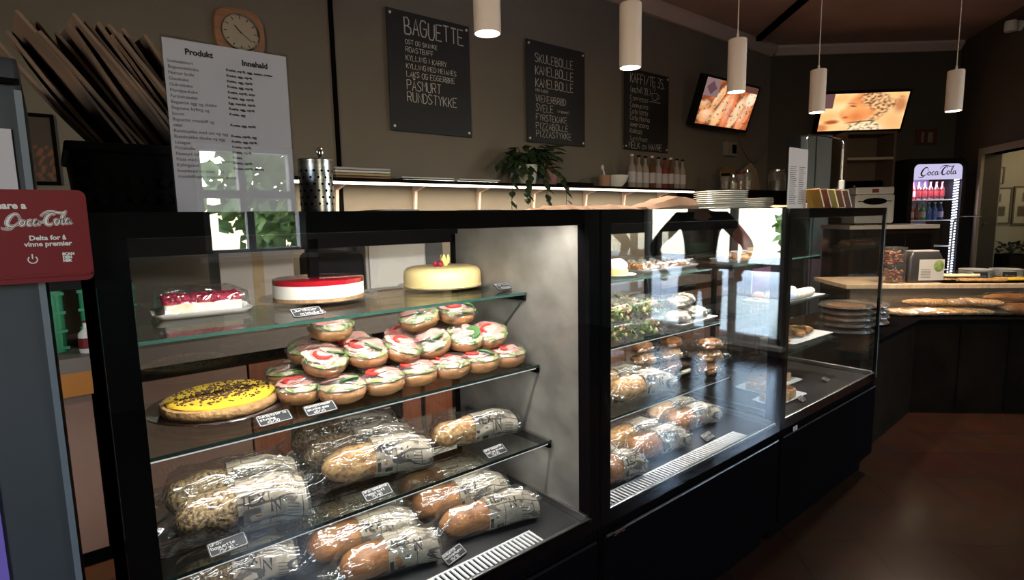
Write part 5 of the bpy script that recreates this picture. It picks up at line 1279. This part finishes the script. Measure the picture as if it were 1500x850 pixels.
# red sign on the front of the fridge
t = thing('fridge_sign', 'red soft drink sign with white script fixed to the grey fridge front', 'sign', (-.160, -.012, 1.374))
w, h_ = .228, .130; b = MB(); b.prism(rrect(-w/2, w/2, 0, h_, .010, 5), -.004, .004, 'y'); build('plate', b, M['red'], t, angle=30)
build('lower_lip', MB().bx(-w/2+.004, w/2-.004, -.007, -.0041, .008, .012), M['red'], t, smooth=False)
fn = lambda u, v: (u, -.0046, v); fo = lambda u, v: (u, -.0043, v); fi = lambda u, v: (u, -.0050, v)
wht = mat('sign white', (.72, .68, .64), .5)
k = MB(); font_mesh(k, 'Share a', .0125, lambda u, v: fn(.010+u, .104+v), bold=.0005); font_mesh(k, 'Delta for å', .0092, lambda u, v: fn(.066+u, .060+v), 'CENTER', .0003); font_mesh(k, 'vinne premier', .0092, lambda u, v: fn(.066+u, .0515+v), 'CENTER', .0003)
cx, cz = .047, .034
k.ribbon([(cx+.0050*sin(a), cz-.001+.0050*cos(a)) for a in [.7+q*.305 for q in range(17)]], .0014, fn); k.ribbon([(cx, cz), (cx, cz+.007)], .0015, fn)
for i, s_ in enumerate(('SCAN', 'DEN', 'HER')): font_mesh(k, s_, .0052, lambda u, v: fn(.080+u, .0375-i*.0047+v), bold=.0004)
build('lettering', k, wht, t, smooth=False)
k = MB(); script_logo(k, lambda u, v: fo(-.0+.022+u, .076+v+.03*u), .0074, .34); build('script_outline', k, wht, t, smooth=False)
k = MB(); script_logo(k, lambda u, v: fn(-.0+.022+u, .076+v+.03*u), .0074, .16); build('script_outline', k, M['red'], t, smooth=False)
k = MB(); script_logo(k, lambda u, v: fi(-.0+.022+u, .076+v+.03*u), .0074, -.02); build('script_lettering', k, wht, t, smooth=False)

# ------------------------------------------------------------------ staff counter along the back wall
YC = 1.8
t = thing('back_counter', 'long staff counter with dusty pink fronts below the wall shelf', 'counter', (0, 0, 0))
build('carcass', MB().bx(-1.6, 5.0, YC+.02, YB-.015, .08, .84), M['dark'], t, smooth=False); build('plinth', MB().bx(-1.6, 5.0, YC+.06, YB-.02, 0, .08), M['black_matt'], t, smooth=False)
build('worktop', MB().bx(-1.62, 5.02, YC-.03, YB-.003, .84, .93), mat('grey worktop', (.20, .17, .15), .5), t, smooth=False, bevel=.003)
build('edge_band', MB().bx(-1.62, .12, YC-.034, YC-.0305, .775, .87), M['orange'], t, smooth=False)
for i, (a, b_, m) in enumerate(((-1.58, -.98, 'peach'), (-.97, -.36, 'peach'), (-.35, -.025, 'peach'), (-.015, .575, 'peach'), (.585, .76, 'redwood'), (.80, 1.38, 'dark'), (1.40, 1.52, 'redwood'), (1.55, 1.74, 'redwood'), (1.76, 2.6, 'dark'), (2.62, 3.4, 'peach'), (3.42, 4.2, 'peach'), (4.22, 4.98, 'peach'))):
    build('front_panel', MB().bx(a, b_, YC, YC+.018, .09, .775), M[m], t, smooth=False, bevel=.002)
ZW = .9305
def crate(label, loc, m, sx, sy, sz, name='crate'):
    t = thing(name, label, 'crate', loc); b = MB(); o_ = rrect(-sx/2, sx/2, -sy/2, sy/2, .02, 3); i_ = [(x*.95, y*.92) for x, y in o_]
    b.rings([[(x*.97, y*.97, .0006) for x, y in o_], [(x, y, sz) for x, y in o_], [(x, y, sz) for x, y in i_], [(x*.97, y*.97, .012) for x, y in i_]]); build('crate_body', b, m, t, angle=50)
    r_ = MB()
    for z in (.02, sz*.35, sz*.65, sz-.012): r_.bx(-sx/2-.005, sx/2+.005, -sy/2-.005, -sy/2+.006, z-.006, z+.006)
    for q in range(7): x = -sx/2+.02+q*(sx-.04)/6; r_.bx(x-.004, x+.004, -sy/2-.004, -sy/2+.006, .02, sz-.01)
    build('rib', r_, m, t, smooth=False); return t
crate('green plastic crate on the counter behind the fridge, left one', (-.215, 2.08, ZW), M['greenpl'], .27, .30, .26)
crate('green plastic crate seen between the fridge and the nearest case', (.073, 2.12, ZW), M['greenpl'], .20, .30, .26)
crate('black crate stacked on the green crates behind the bread basket', (-.09, 2.10, ZW+.262), M['blackplast'], .50, .36, .30)
bottle('small bottle with red label between the green crates', -.015, 1.86, ZW, .135, .032, M['whitepl'], M['red'], 'bottles between crates', M['red'], 'small_bottle')
# things on the counter seen through the nearest case
t = thing('white_box', 'white carton standing on the staff counter behind the cheesecake', 'box', (.67, 1.95, ZW)); build('carton', MB().bx(-.17, .17, -.12, .12, .0005, .41), mat('carton white', (.50, .45, .40), .7), t, smooth=False, bevel=.004); build('tape_strip', MB().bx(-.025, .025, -.1215, -.12, .0, .41), M['kraftlight'], t, smooth=False)
t = thing('coffee_grinder', 'dark grinder with rounded grey top behind the cheesecake and marzipan cake', 'grinder', (1.09, 1.97, ZW)); build('body', MB().prism(rrect(-.13, .13, 0, .36, .04), -.14, .14, 'y'), M['blackplast'], t, bevel=.01); build('rounded_top', MB().ball((0, 0, .37), .14, .13, .07), M['greyfridge'], t); build('hopper', MB().lathe([(0, .43), (.05, .43), (.08, .50), (0, .51)], n=20), M['blackplast'], t)
t = thing('white_microwave', 'pale microwave on the staff counter behind the marzipan cake', 'microwave', (1.47, 1.97, ZW+.14)); build('housing', MB().bx(-.25, .25, -.16, .16, .0005, .29), mat('pale enamel', (.55, .53, .50), .35), t, smooth=False, bevel=.008); build('door', MB().bx(-.235, .11, -.172, -.161, .015, .275), M['whitepl'], t, smooth=False, bevel=.004); build('control_panel', MB().bx(.125, .24, -.168, -.161, .015, .275), M['greyfridge'], t, smooth=False)
t = thing('wooden_crate', 'low wooden crate under the pale microwave', 'crate', (1.47, 1.97, ZW)); b = MB()
for z in (.012, .056, .10): b.bx(-.24, .24, -.16, -.145, z, z+.035); b.bx(-.24, .24, .145, .16, z, z+.035)
build('slat', b, M['boardwood'], t, smooth=False); b = MB()
for x in (-.225, .225): b.bx(x-.015, x+.015, -.145, .145, .0005, .139)
build('end_panel', b, M['boardwood'], t, smooth=False)
# ------------------------------------------------------------------ corner counter with the bread ledge
TC = frame(F1, DB, NB)     # local x along the front, y to the staff side
def onC(x, y, z): return TC @ Vector((x, y, z))
RZ = math.atan2(DB.y, DB.x)
t = thing('bread_counter', 'dark corner counter with a low bread ledge and pale upper board', 'counter', (0, 0, 0))
b = MB(); b.prism([(3.46, .12), (F1.x, F1.y), (F1.x+DB.x*1.22, F1.y+DB.y*1.22), (F1.x+DB.x*1.22+NB.x*.8, F1.y+DB.y*1.22+NB.y*.8), (F1.x+NB.x*.9, F1.y+NB.y*.9), (3.46, .9)], .0, .66, 'z'); build('base', b, M['dark'], t, smooth=False)
b = MB(); b.prism([(3.45, .09), (F1.x-.01, F1.y-.03), (F1.x+DB.x*1.24-.02, F1.y+DB.y*1.24-.02), (F1.x+DB.x*1.24+NB.x*.3, F1.y+DB.y*1.24+NB.y*.3), (F1.x+NB.x*.40, F1.y+NB.y*.40), (3.45, .55)], .66, .69, 'z'); build('ledge', b, M['black'], t, smooth=False, bevel=.002)
for xx in (.30, .62, .94):
    b = MB(); b.T = TC; b.bx(xx-.003, xx+.003, -.004, .0, .02, .65); build('panel_joint', b, M['black_matt'], t, smooth=False)
b = MB(); b.T = TC; b.bx(-.32, 1.24, .285, .30, .69, .87); build('upstand', b, mat('brown upstand', (.12, .085, .055), .6), t, smooth=False)
b = MB(); b.T = TC; b.bx(-.36, 1.26, .27, .85, .87, .902); build('upper_board', b, M['counterwood'], t, smooth=False, bevel=.003)
ZL = .6905; ZU = .9025
def loaf(label, x, y, z, L, r, rz, m, bagged=True, g='bread loaves and rolls on the low ledge'):
    p = onC(x, y, z); t = thing('bread_loaf', label, 'bread', p, RZ+rz, g); b = MB(); loft(b, [(-L/2+L*u, r*max(.1, (1-abs(2*u-1)**3))**.5, r*.75*max(.1, (1-abs(2*u-1)**3))**.5, r*.76, 0) for u in [k/12 for k in range(13)]], 16, .005, 22, x*9); build('bread', b, m, t)
    if bagged:
        f = MB(); loft(f, [(-L*.66+L*1.32*u, r*(1.15 if .1 < u < .9 else 1.25), r*(.86 if .1 < u < .9 else .35), r*.87 if .1 < u < .9 else r*.95, 0) for u in [k/10 for k in range(11)]], 18, .012, 24, y*9); build('clear_bag', f, M['film'], t)
BR = [('short seeded loaf at the left end of the ledge heap', -.06, .12, ZL, .24, .034, -.5, 'oats', True)]
for i, (m, nm) in enumerate((('crust', 'golden'), ('nut', 'nut crusted'), ('oats', 'pale crusted'), ('seeds', 'grey seeded'), ('darkseeds', 'dark seeded'))):
    BR.append((f'{nm} bagged loaf lying aslant in the front of the ledge, {ORD[i+1]} from left', .06+i*.125, .145+.012*(i % 2), ZL, .31, .034, -.48+.05*(i % 3), m, True))
BR += [('long pale loaf lying across the aslant ones at left', .20, .20, ZL+.058, .36, .036, -.16, 'oats', True), ('nut crusted loaf lying across the middle of the ledge heap', .42, .19, ZL+.060, .30, .036, .12, 'nut', True), ('bagged loaf lying askew on the heap, right of middle', .50, .15, ZL+.066, .28, .036, -.55, 'oats', True),
       ('round golden loaf at the ledge front, right', .735, .12, ZL, .23, .060, .05, 'crust', True), ('flat long loaf lying on top at the right of the heap', .72, .19, ZL+.088, .34, .042, .05, 'crust', True), ('golden loaf at the far right end of the ledge', .98, .13, ZL, .24, .060, .1, 'crust', True)]
for lb, x, y, z, L, r, rz, m, bg_ in BR: loaf(lb, x, y, z, L, r, rz, FM[m], bg_)
# stacked lidded platters behind the far case's glass end
def platter(i):
    t = thing('lidded_platter', 'x', 'platter', (0, 0, 0)); build('base', MB().lathe([(0, .0006), (.13, .0006), (.155, .012), (.16, .014), (.152, .016), (.13, .006), (0, .005)], n=40), M['blackplast'], t); build('food', MB().lathe([(0, .0055), (.115, .0065), (.11, .020), (0, .022)], n=32, wob=lambda u, k: .06*mnoise.noise(Vector((cos(u*6.28)*3, sin(u*6.28)*3, k)))), FM['crust'], t)
    build('clear_lid', MB().lathe([(.159, .0145), (.158, .018), (.148, .030), (.12, .036), (0, .038)], n=40), M['clearplast'], t); return t
PT = Stock(platter(0))
for i in range(5): PT.put(f'round platter with clear lid, {ORD[i+1]} from bottom of the stack past the far case', (3.80, .33, ZL+i*.0385), i*.7, 'lidded platters stacked past the far case')
for i in range(4): PT.put(f'round platter with clear lid, {ORD[i+1]} from bottom of the stack left of the loaves', (4.18, .36, ZL+i*.0385), i*.7, 'lidded platters stacked left of the loaves')
# on the pale upper board
def tub(label, x, y, z):
    p = onC(x, y, z); t = thing('nut_tub', label, 'tub', p, RZ, 'clear tubs of nuts'); b = MB(); R = [[(a*k, c*k, zz) for a, c in rrect(-.07, .07, -.07, .07, .015)] for k, zz in ((.92, .0008), (.94, .004), (1, .125), (1.03, .126), (1.03, .138), (.1, .139))]; b.rings(R); build('tub_body', b, M['clearplast'], t)
    b = MB(); rnd = random.Random(int(z*100)); 
    for k in range(90): b.ball((rnd.uniform(-.052, .052), rnd.uniform(-.052, .052), rnd.uniform(.012, .105)), .013, .009, .009, 7, 5, .3, 50)
    o = build('nuts', b, mat('roasted nuts', (.36, .13, .06), .55, color2=(.16, .05, .03), scale=60), t); o['kind'] = 'stuff'
tub('lower clear tub of reddish nuts on the upper board', .03, .40, ZU); tub('upper clear tub of reddish nuts, on top of the other', .03, .40, ZU+.1395)
t = thing('bread_package', 'black and white bread package with green leaf picture on the upper board', 'package', onC(.25, .42, ZU), RZ+.12); b = MB(); b.rings([[(x*k, y*k, z) for x, y in rrect(-.135, .135, -.06, .06, .02)] for k, z in ((.96, .0006), (1, .02), (1, .17), (.93, .20), (.80, .235), (.74, .24))]); build('bag_body', b, mat('dark package foil', (.03, .028, .028), .35), t); build('front_label', MB().bx(-.06, .134, -.0625, -.0605, .02, .18), mat('package label', (.48, .46, .44), .5), t, smooth=False); build('leaf_picture', MB().ball((.09, -.063, .13), .04, .003, .045), FM['lettuce'], t); build('top_fold', MB().bx(-.10, .10, -.045, .045, .24, .2485), M['paper'], t, smooth=False)
k = MB()
for q in range(6): k.bx(-.045, .03, -.0632, -.0625, .04+q*.012, .044+q*.012)
build('printed_text', k, M['inksoft'], t, smooth=False)
def flat(label, x, y, z, L, w_, m, rz=0):
    p = onC(x, y, z); b = MB(); loft(b, [(-L/2+L*u, w_*max(.12, (1-abs(2*u-1)**4))**.5, .013, .0135, 0) for u in [k/12 for k in range(13)]], 16, .005, 25, x*7); o = build('pizza_bread', b, m, loc=p, rz=RZ+rz); tag(o, label, 'flat bread', 'flat breads on the board tray')
p = onC(.72, .42, ZU); b = MB(); b.prism(rrect(-.36, .36, -.10, .10, .03), .0005, .006, 'z'); o = build('dark_tray', b, M['black'], loc=p, rz=RZ, bevel=.002); tag(o, 'long dark tray under the flat breads on the upper board', 'tray')
flat('long flat bread at left of the dark tray', .53, .45, ZU+.0065, .30, .05, FM['oats'], .05); flat('flat bread in the front middle of the dark tray', .66, .37, ZU+.0065, .34, .05, FM['oats'], -.04); flat('orange toned flat bread at the right of the dark tray', .93, .42, ZU+.0065, .30, .055, FM['custard'], .0); flat('flat bread lying on the left one on the dark tray', .55, .44, ZU+.034, .26, .045, FM['crumb'], -.05)
# clear sneeze guard
t = thing('sneeze_guard', 'clear sneeze guard with rounded metal edge on the upper board', 'screen', onC(.64, .56, ZU), RZ); pth = [(-.10, 0, 0), (-.095, 0, .40)] + [(-.095+.06-.06*cos(a), 0, .44+.06*sin(a)) for a in (.3, .7, 1.1, 1.57)] + [(.10, 0, .50)]
build('edge_tube', MB().tube(pth, .006, 8), M['chrome'], t); build('clear_panel', MB().bx(-.09, .55, -.002, .002, .002, .49), M['glass_clear'], t, smooth=False); build('clip', MB().box((.12, -.008, .44), (.05, .01, .012), 0, 0, -.9), M['chrome'], t, smooth=False)
# plates with little black cards, herbs
PL2 = Stock(plate('x', (0, 0, 0), .11, M['white'], h=.010, name='side_plate'))
for j, x in enumerate((.80, 1.03)):
    for i in range(7): PL2.put(f'pale side plate, {ORD[i+1]} from bottom of the {("left", "right")[j]} stack on the upper board', onC(x, .66, ZU+i*.0105), i, f'side plate stack {("left", "right")[j]}')
for j, x in enumerate((.76, .97)):
    p = onC(x, .535, ZU); t = thing('price_card', f'small black card before the {("left", "right")[j]} stack of side plates', 'price card', p, RZ, 'cards by the side plates'); build('slate', MB().box((0, 0, .031), (.10, .004, .060), 0, -.12), M['slate'], t, smooth=False); kk = MB(); write(kk, 'Pizza', -.03, .022, .018, .002, lambda u, v: (u, -.0028+(v-.031)*.12, v), .1); build('chalk_lettering', kk, M['chalkdim'], t, smooth=False)
# a machine at the back, toaster
def onC_thing(name, label, cat, x, y, z, rz=0): return thing(name, label, cat, onC(x, y, z), RZ+rz)
mch = onC_thing('service_cabinet', 'dark serving cabinet with pale worktop edge behind the nut tubs', 'cabinet', .50, 1.32, 0)
build('body', MB().bx(-.48, .22, -.25, .3, .0, 1.30), M['dark'], mch, smooth=False); build('worktop', MB().bx(-.50, .24, -.28, .3, 1.30, 1.335), mat('grey counter edge', (.36, .33, .30), .35), mch, smooth=False); 
for x in (-.35, -.13, .09): build('door', MB().bx(x-.10, x+.10, -.262, -.25, .1, 1.26), M['black_matt'], mch, smooth=False, bevel=.003)
tt = onC_thing('toaster', 'silver boxy toaster with small red badge and dark oval opening', 'toaster', .235, 1.24, 1.3355)
build('casing', MB().prism(rrect(-.165, .165, .015, .270, .02), -.12, .12, 'y'), mat('toaster metal', (.42, .41, .39), .35, .3), tt, bevel=.006); build('lid', MB().prism(rrect(-.16, .16, .272, .335, .012), -.115, .115, 'y'), mat('toaster lid', (.55, .54, .52), .3, .3), tt, bevel=.005); build('oval_opening', MB().prism([(cos(a)*.10, .210+sin(a)*.030) for a in [2*pi*k/28 for k in range(28)]], -.124, -.1205, 'y').bx(-.14, .14, -.1238, -.1206, .206, .214), M['black_matt'], tt, smooth=False); build('badge', MB().bx(-.025, .03, -.1175, -.1155, .285, .318), M['red'], tt, smooth=False)
for x in (-.12, .12): build('foot', MB().cyl((x, 0, 0), (x, 0, .015), .02), M['black_matt'], tt)
# bluish glass door and shelving niche on the darker wall
t = thing('blue_cupboard', 'narrow pale blue cupboard door panels under the far television', 'cupboard'); t.matrix_world = P2((.50, 0, 0))
build('body', MB().bx(-.12, .26, .02, .34, .0, 2.38), mat('blue cupboard side', (.14, .18, .22), .5), t, smooth=False)
for x in (-.02, .17): build('door', MB().bx(x-.085, x+.085, .341, .362, .10, 2.36), M['bluepanel'], t, smooth=False, bevel=.006)
t = thing('shelf_unit', 'open brown shelf unit with a pale shelf left of the drinks cooler', 'shelf unit'); t.matrix_world = P2((1.06, 0, 0)); b = MB(); w = .30
b.bx(-w, -w+.03, .01, .36, 0, 2.40); b.bx(w-.03, w, .01, .36, 0, 2.40); b.bx(-w+.03, w-.03, .01, .03, 0, 2.40); b.bx(-w+.03, w-.03, .03, .36, 2.37, 2.40); build('carcass', b, mat('brown shelf unit', (.13, .085, .055), .6), t, smooth=False); build('shelf', MB().bx(-w+.03, w-.03, .03, .37, 2.07, 2.10), mat('pale shelf', (.42, .34, .26), .5), t, smooth=False); build('shelf', MB().bx(-w+.03, w-.03, .03, .34, 1.60, 1.63), M['dark'], t, smooth=False); build('shelf', MB().bx(-w+.03, w-.03, .03, .34, 1.15, 1.18), M['dark'], t, smooth=False)
t = thing('dark_appliance', 'dark appliance with a bright glint on the brown shelf unit', 'appliance'); t.matrix_world = P2((1.06, .17, 1.6305)); build('body', MB().bx(-.22, .22, -.13, .13, 0, .20), M['black'], t, smooth=False, bevel=.02); build('knob', MB().ball((.14, .14, .13), .022), M['chrome'], t)
# ------------------------------------------------------------------ drinks cooler
t = thing('drinks_cooler', 'tall lit drinks cooler with white script header and purple glow', 'cooler'); TCo = P2((1.69, .02, 0)); t.matrix_world = TCo
w = .325; b = MB(); b.bx(-w, -w+.045, .0, .56, .05, 2.05); b.bx(w-.045, w, .0, .56, .05, 2.05); b.bx(-w+.045, w-.045, .0, .04, .05, 2.05); b.bx(-w+.045, w-.045, .04, .56, 1.97, 2.05); b.bx(-w+.045, w-.045, .04, .56, .05, .30); build('cabinet', b, M['blackplast'], t, smooth=False, bevel=.004)
for x in (-.25, .25): build('foot', MB().cyl((x, .28, 0), (x, .28, .05), .03), M['black_matt'], t)
fr = MB(); oo = rrect(-w, w, .28, 2.04, .08, 6); ii = rrect(-w+.05, w-.05, .33, 1.985, .06, 6)
fr.rings([[(x, y, z) for x, z in p] for p, y in ((oo, .565), (oo, .60), (ii, .60), (ii, .565))], cap=False); build('door_frame', fr, M['blackplast'], t, angle=30)
build('door_glass', MB().bx(-w+.05, w-.05, .580, .586, .32, 1.80), M['glass_clear'], t, smooth=False)
hd = MB(); hd.prism([p for p in rrect(-w+.05, w-.05, 1.60, 1.985, .06, 6) if p[1] > 1.85] + [(-w+.05, 1.81), (w-.05, 1.81)], .565, .590, 'y'); hdr = build('header_panel', hd, emis('lilac header', (.66, .62, .90), .75), t, smooth=False)
k = MB(); script_logo(k, lambda u, v: (.205-u, .5915, 1.832+v+.03*u), .0420, .0); build('script_lettering', k, mat('dark red script', (.16, .01, .03), .5), hdr, smooth=False)
ls = MB()
for q in range(46): ls.box((-w+.080, .555, .42+q*.0315), (.055, .012, .015), 0, 0, .25)
build('light_strip', ls, emis('cool led strip', (.80, .84, 1), 3.0), t, smooth=False)
build('back_panel', MB().bx(-w+.046, w-.046, .041, .05, .31, 1.96), mat('lilac liner', (.42, .34, .60), .5), t, smooth=False)
l = bpy.data.lights.new('cooler_light', 'AREA'); l.shape = 'RECTANGLE'; l.size = .45; l.size_y = .06; l.energy = 10; l.color = (.80, .72, 1); o = bpy.data.objects.new('cooler_light', l); COL.objects.link(o); o.parent = t; o.location = (0, .50, 1.80); o.rotation_euler = (radians(-12), 0, 0)
for z in (1.585, 1.345, 1.04, .76, .42): build('shelf', MB().bx(-w+.046, w-.046, .06, .50, z-.012, z), M['whitepl'], t, smooth=False)
cols = dict(cola=mat('cola', (.06, .012, .012), .12, coat=.5), red=mat('red drink', (.42, .03, .03), .2), blue=mat('blue drink', (.03, .10, .36), .15), dkblue=mat('deep blue drink', (.02, .03, .20), .15), green=mat('green drink', (.05, .26, .08), .15), clear=mat('water', (.50, .52, .60), .1))
def drink(nm): return Stock(bottle('x', 0, 0, 0, .205, .030, cols[nm], M['red'] if nm in ('cola', 'red') else M['whitepl'], 'drinks', M['red'] if nm == 'cola' else (M['paper'] if nm != 'blue' else None), 'drink_bottle', 'bottle'))
DS = {n_: drink(n_) for n_ in cols}
for z, row, lbl in ((1.5855, ['red', 'red', 'cola', 'cola', 'cola', 'cola', 'cola'], 'upper'), (1.3455, ['cola', 'red', 'cola', 'green', 'blue', 'blue', 'dkblue'], 'second'), (.7605, ['clear', 'clear', 'clear', 'clear', 'clear', 'clear', 'clear'], 'lower')):
    for i, nm in enumerate(row):
        o = DS[nm].put(f'{dict(cola="cola", red="red", blue="blue", dkblue="deep blue", green="green", clear="clear")[nm]} drink bottle, {ORD[i+1]} from left on the cooler {lbl} shelf', (0, 0, 0), 0, f'bottles on the cooler {lbl} shelf')
        o.matrix_world = TCo @ Matrix.Translation((.24-i*.068, .44, z))
# ------------------------------------------------------------------ papers and plants in the doorway room
def on3(x, y, z): return T3 @ Matrix.Translation((x, y, z))
def sheet_col(u, v):
    if .15 < u < .85 and .2 < v < .5: return (.10, .08, .05)
    if .3 < u < .7 and .6 < v < .85: return (.16, .13, .09)
    return (.46, .42, .33)
TP = frame(C3 + D3*.301, N3, D3)      # the side wall of the back room that faces the doorway
for i, (lb, x, z, w_, h_) in enumerate((('small framed print pinned highest on the wall beyond the doorway', -.30, 1.75, .20, .20), ('framed photo print at left beyond the doorway, below the small one', -.335, 1.28, .32, .43), ('framed photo print at the right beyond the doorway', -.635, 1.27, .25, .45))):
    tt = thing('framed_print', lb, 'picture'); tt.matrix_world = TP @ Matrix.Translation((x, 0, z)); b = MB(); r_ = .016
    b.bx(-w_/2, w_/2, 0, .02, 0, r_); b.bx(-w_/2, w_/2, 0, .02, h_-r_, h_); b.bx(-w_/2, -w_/2+r_, 0, .02, r_, h_-r_); b.bx(w_/2-r_, w_/2, 0, .02, r_, h_-r_); build('picture_frame', b, mat(f'print frame {i}', (.12, .09, .06), .6), tt, smooth=False); paint('picture_sheet', w_-2*r_, h_-2*r_, 24, 24, sheet_col, M['print'], tt, (0, .012, r_), 1)
t = thing('herb_box', 'dark planter of green herbs on a cabinet beyond the doorway', 'planter'); t.matrix_world = TP @ Matrix.Translation((-.68, .17, .80)); build('planter', MB().bx(-.36, .36, -.12, .12, .0005, .13), M['black_matt'], t, smooth=False, bevel=.006); lv = MB(); random.seed(77)
for k in range(160): leaf(lv, Vector((random.uniform(-.33, .33), random.uniform(-.10, .10), random.uniform(.12, .26))), (random.uniform(-1, 1), random.uniform(-1, 1), random.uniform(.1, 1)), .07, .045)
build('leaves', lv, M['leaf'], t, smooth=False)
t = thing('side_cabinet', 'low dark cabinet under the herbs beyond the doorway', 'cabinet'); t.matrix_world = TP @ Matrix.Translation((-.68, .20, 0)); build('body', MB().bx(-.45, .45, -.195, .2, 0, .80), M['dark'], t, smooth=False); build('door', MB().bx(-.43, -.01, .2, .215, .05, .76).bx(.01, .43, .2, .215, .05, .76), M['dark'], t, smooth=False)
# ------------------------------------------------------------------ the customer mirrored in the case glass
def skin(name, joints, bones, m, parent, sub=2):
    me = bpy.data.meshes.new(name); me.from_pydata([j[:3] for j in joints], bones, []); me.materials.append(m)
    o = bpy.data.objects.new(name, me); COL.objects.link(o); o.parent = parent
    sk = o.modifiers.new('skin', 'SKIN'); sk.use_smooth_shade = True
    for v, j in zip(me.skin_vertices[0].data, joints): r = j[3]; v.radius = r if isinstance(r, tuple) else (r, r)
    me.skin_vertices[0].data[0].use_root = True
    s = o.modifiers.new('sub', 'SUBSURF'); s.levels = sub; s.render_levels = sub
    return o
skn = mat('skin', (.55, .33, .24), .5, sss=.1); shirt = mat('black shirt', (.012, .012, .014), .8); trouser = mat('grey trousers', (.10, .11, .11), .8); hair = mat('brown hair', (.06, .035, .02), .6); shoe = mat('dark shoes', (.02, .018, .016), .5)
p = thing('person', 'standing person in black shirt and grey trousers mirrored in the middle case glass', 'person', (4.35, -1.72, 0), radians(57))
J = [(0, 0, .96, (.135, .11)), (0, 0, 1.10, (.13, .10)), (0, 0, 1.26, (.145, .11)), (0, 0, 1.40, (.135, .10)), (0, 0, 1.50, (.055, .055)), (0, .01, 1.56, (.055, .06)), (0, .02, 1.66, (.078, .098)), (0, .015, 1.74, (.065, .08)),
     (.19, 0, 1.42, .062), (.40, -.02, 1.18, .044), (.34, .10, 1.00, .034), (.30, .17, .95, .030),
     (-.19, 0, 1.42, .062), (-.40, -.02, 1.18, .044), (-.34, .10, 1.00, .034), (-.30, .17, .95, .030),
     (.10, 0, .88, .095), (.11, .01, .50, .060), (.11, -.02, .10, .042), (.11, .10, .035, .035), (-.10, 0, .88, .095), (-.11, .01, .50, .060), (-.11, -.02, .10, .042), (-.11, .10, .035, .035)]
Bn = [(0, 1), (1, 2), (2, 3), (3, 4), (4, 5), (5, 6), (6, 7), (3, 8), (8, 9), (9, 10), (10, 11), (3, 12), (12, 13), (13, 14), (14, 15), (0, 16), (16, 17), (17, 18), (18, 19), (0, 20), (20, 21), (21, 22), (22, 23)]
for s_ in (1, -1):      # fingers: four of different lengths, and a thumb from the side of the palm
    w0 = 11 if s_ == 1 else 15; c = J[w0]
    for q, (dx, ln) in enumerate(((-.022, .050), (-.007, .058), (.008, .054), (.022, .042))):
        a = len(J); J.append((c[0]+s_*dx, c[1]+.045, c[2]-.012, .010)); J.append((c[0]+s_*dx, c[1]+.045+ln*.6, c[2]-.03, .009)); J.append((c[0]+s_*dx, c[1]+.045+ln*.75, c[2]-.03-ln*.5, .008)); Bn += [(w0, a), (a, a+1), (a+1, a+2)]
    a = len(J); J.append((c[0]-s_*.034, c[1]+.02, c[2]+.005, .011)); J.append((c[0]-s_*.045, c[1]+.055, c[2]-.006, .009)); Bn += [(w0, a), (a, a+1)]
skin('body', J, Bn, skn, p)
JS = [(0, 0, 1.00, (.150, .125)), (0, 0, 1.12, (.145, .115)), (0, 0, 1.27, (.160, .125)), (0, 0, 1.40, (.150, .112)), (0, 0, 1.475, (.075, .075)), (.19, 0, 1.42, .076), (.40, -.02, 1.18, .056), (.365, .06, 1.08, .048), (-.19, 0, 1.42, .076), (-.40, -.02, 1.18, .056), (-.365, .06, 1.08, .048)]
skin('shirt', JS, [(0, 1), (1, 2), (2, 3), (3, 4), (3, 5), (5, 6), (6, 7), (3, 8), (8, 9), (9, 10)], shirt, p)
JT = [(0, 0, .98, (.162, .125)), (.10, 0, .86, .108), (.11, .01, .50, .076), (.11, -.02, .10, .060), (-.10, 0, .86, .108), (-.11, .01, .50, .076), (-.11, -.02, .10, .060)]
skin('trousers', JT, [(0, 1), (1, 2), (2, 3), (0, 4), (4, 5), (5, 6)], trouser, p)
for s_ in (1, -1): build('shoe', MB().ball((.11*s_, .045, .045), .052, .135, .050, 16, 10, flat=.044), shoe, p)
hb = MB(); hb.ball((0, -.005, 1.695), .088, .105, .095, 18, 12, .12, 30)
hb.f = [f for f in hb.f if sum(hb.v[i][2] for i in f)/len(f) > 1.655 + .35*max(0, sum(hb.v[i][1] for i in f)/len(f))]; hb.m = [0]*len(hb.f); build('hair', hb, hair, p)
build('nose', MB().ball((0, .112, 1.645), .012, .018, .020), skn, p); build('mouth', MB().ball((0, .105, 1.605), .022, .008, .005), mat('lips', (.45, .16, .13), .5), p)
for s_ in (1, -1): build('eye', MB().ball((.030*s_, .100, 1.675), .011, .008, .007), M['dark'], p); build('ear', MB().ball((.082*s_, .015, 1.655), .010, .018, .030), skn, p)
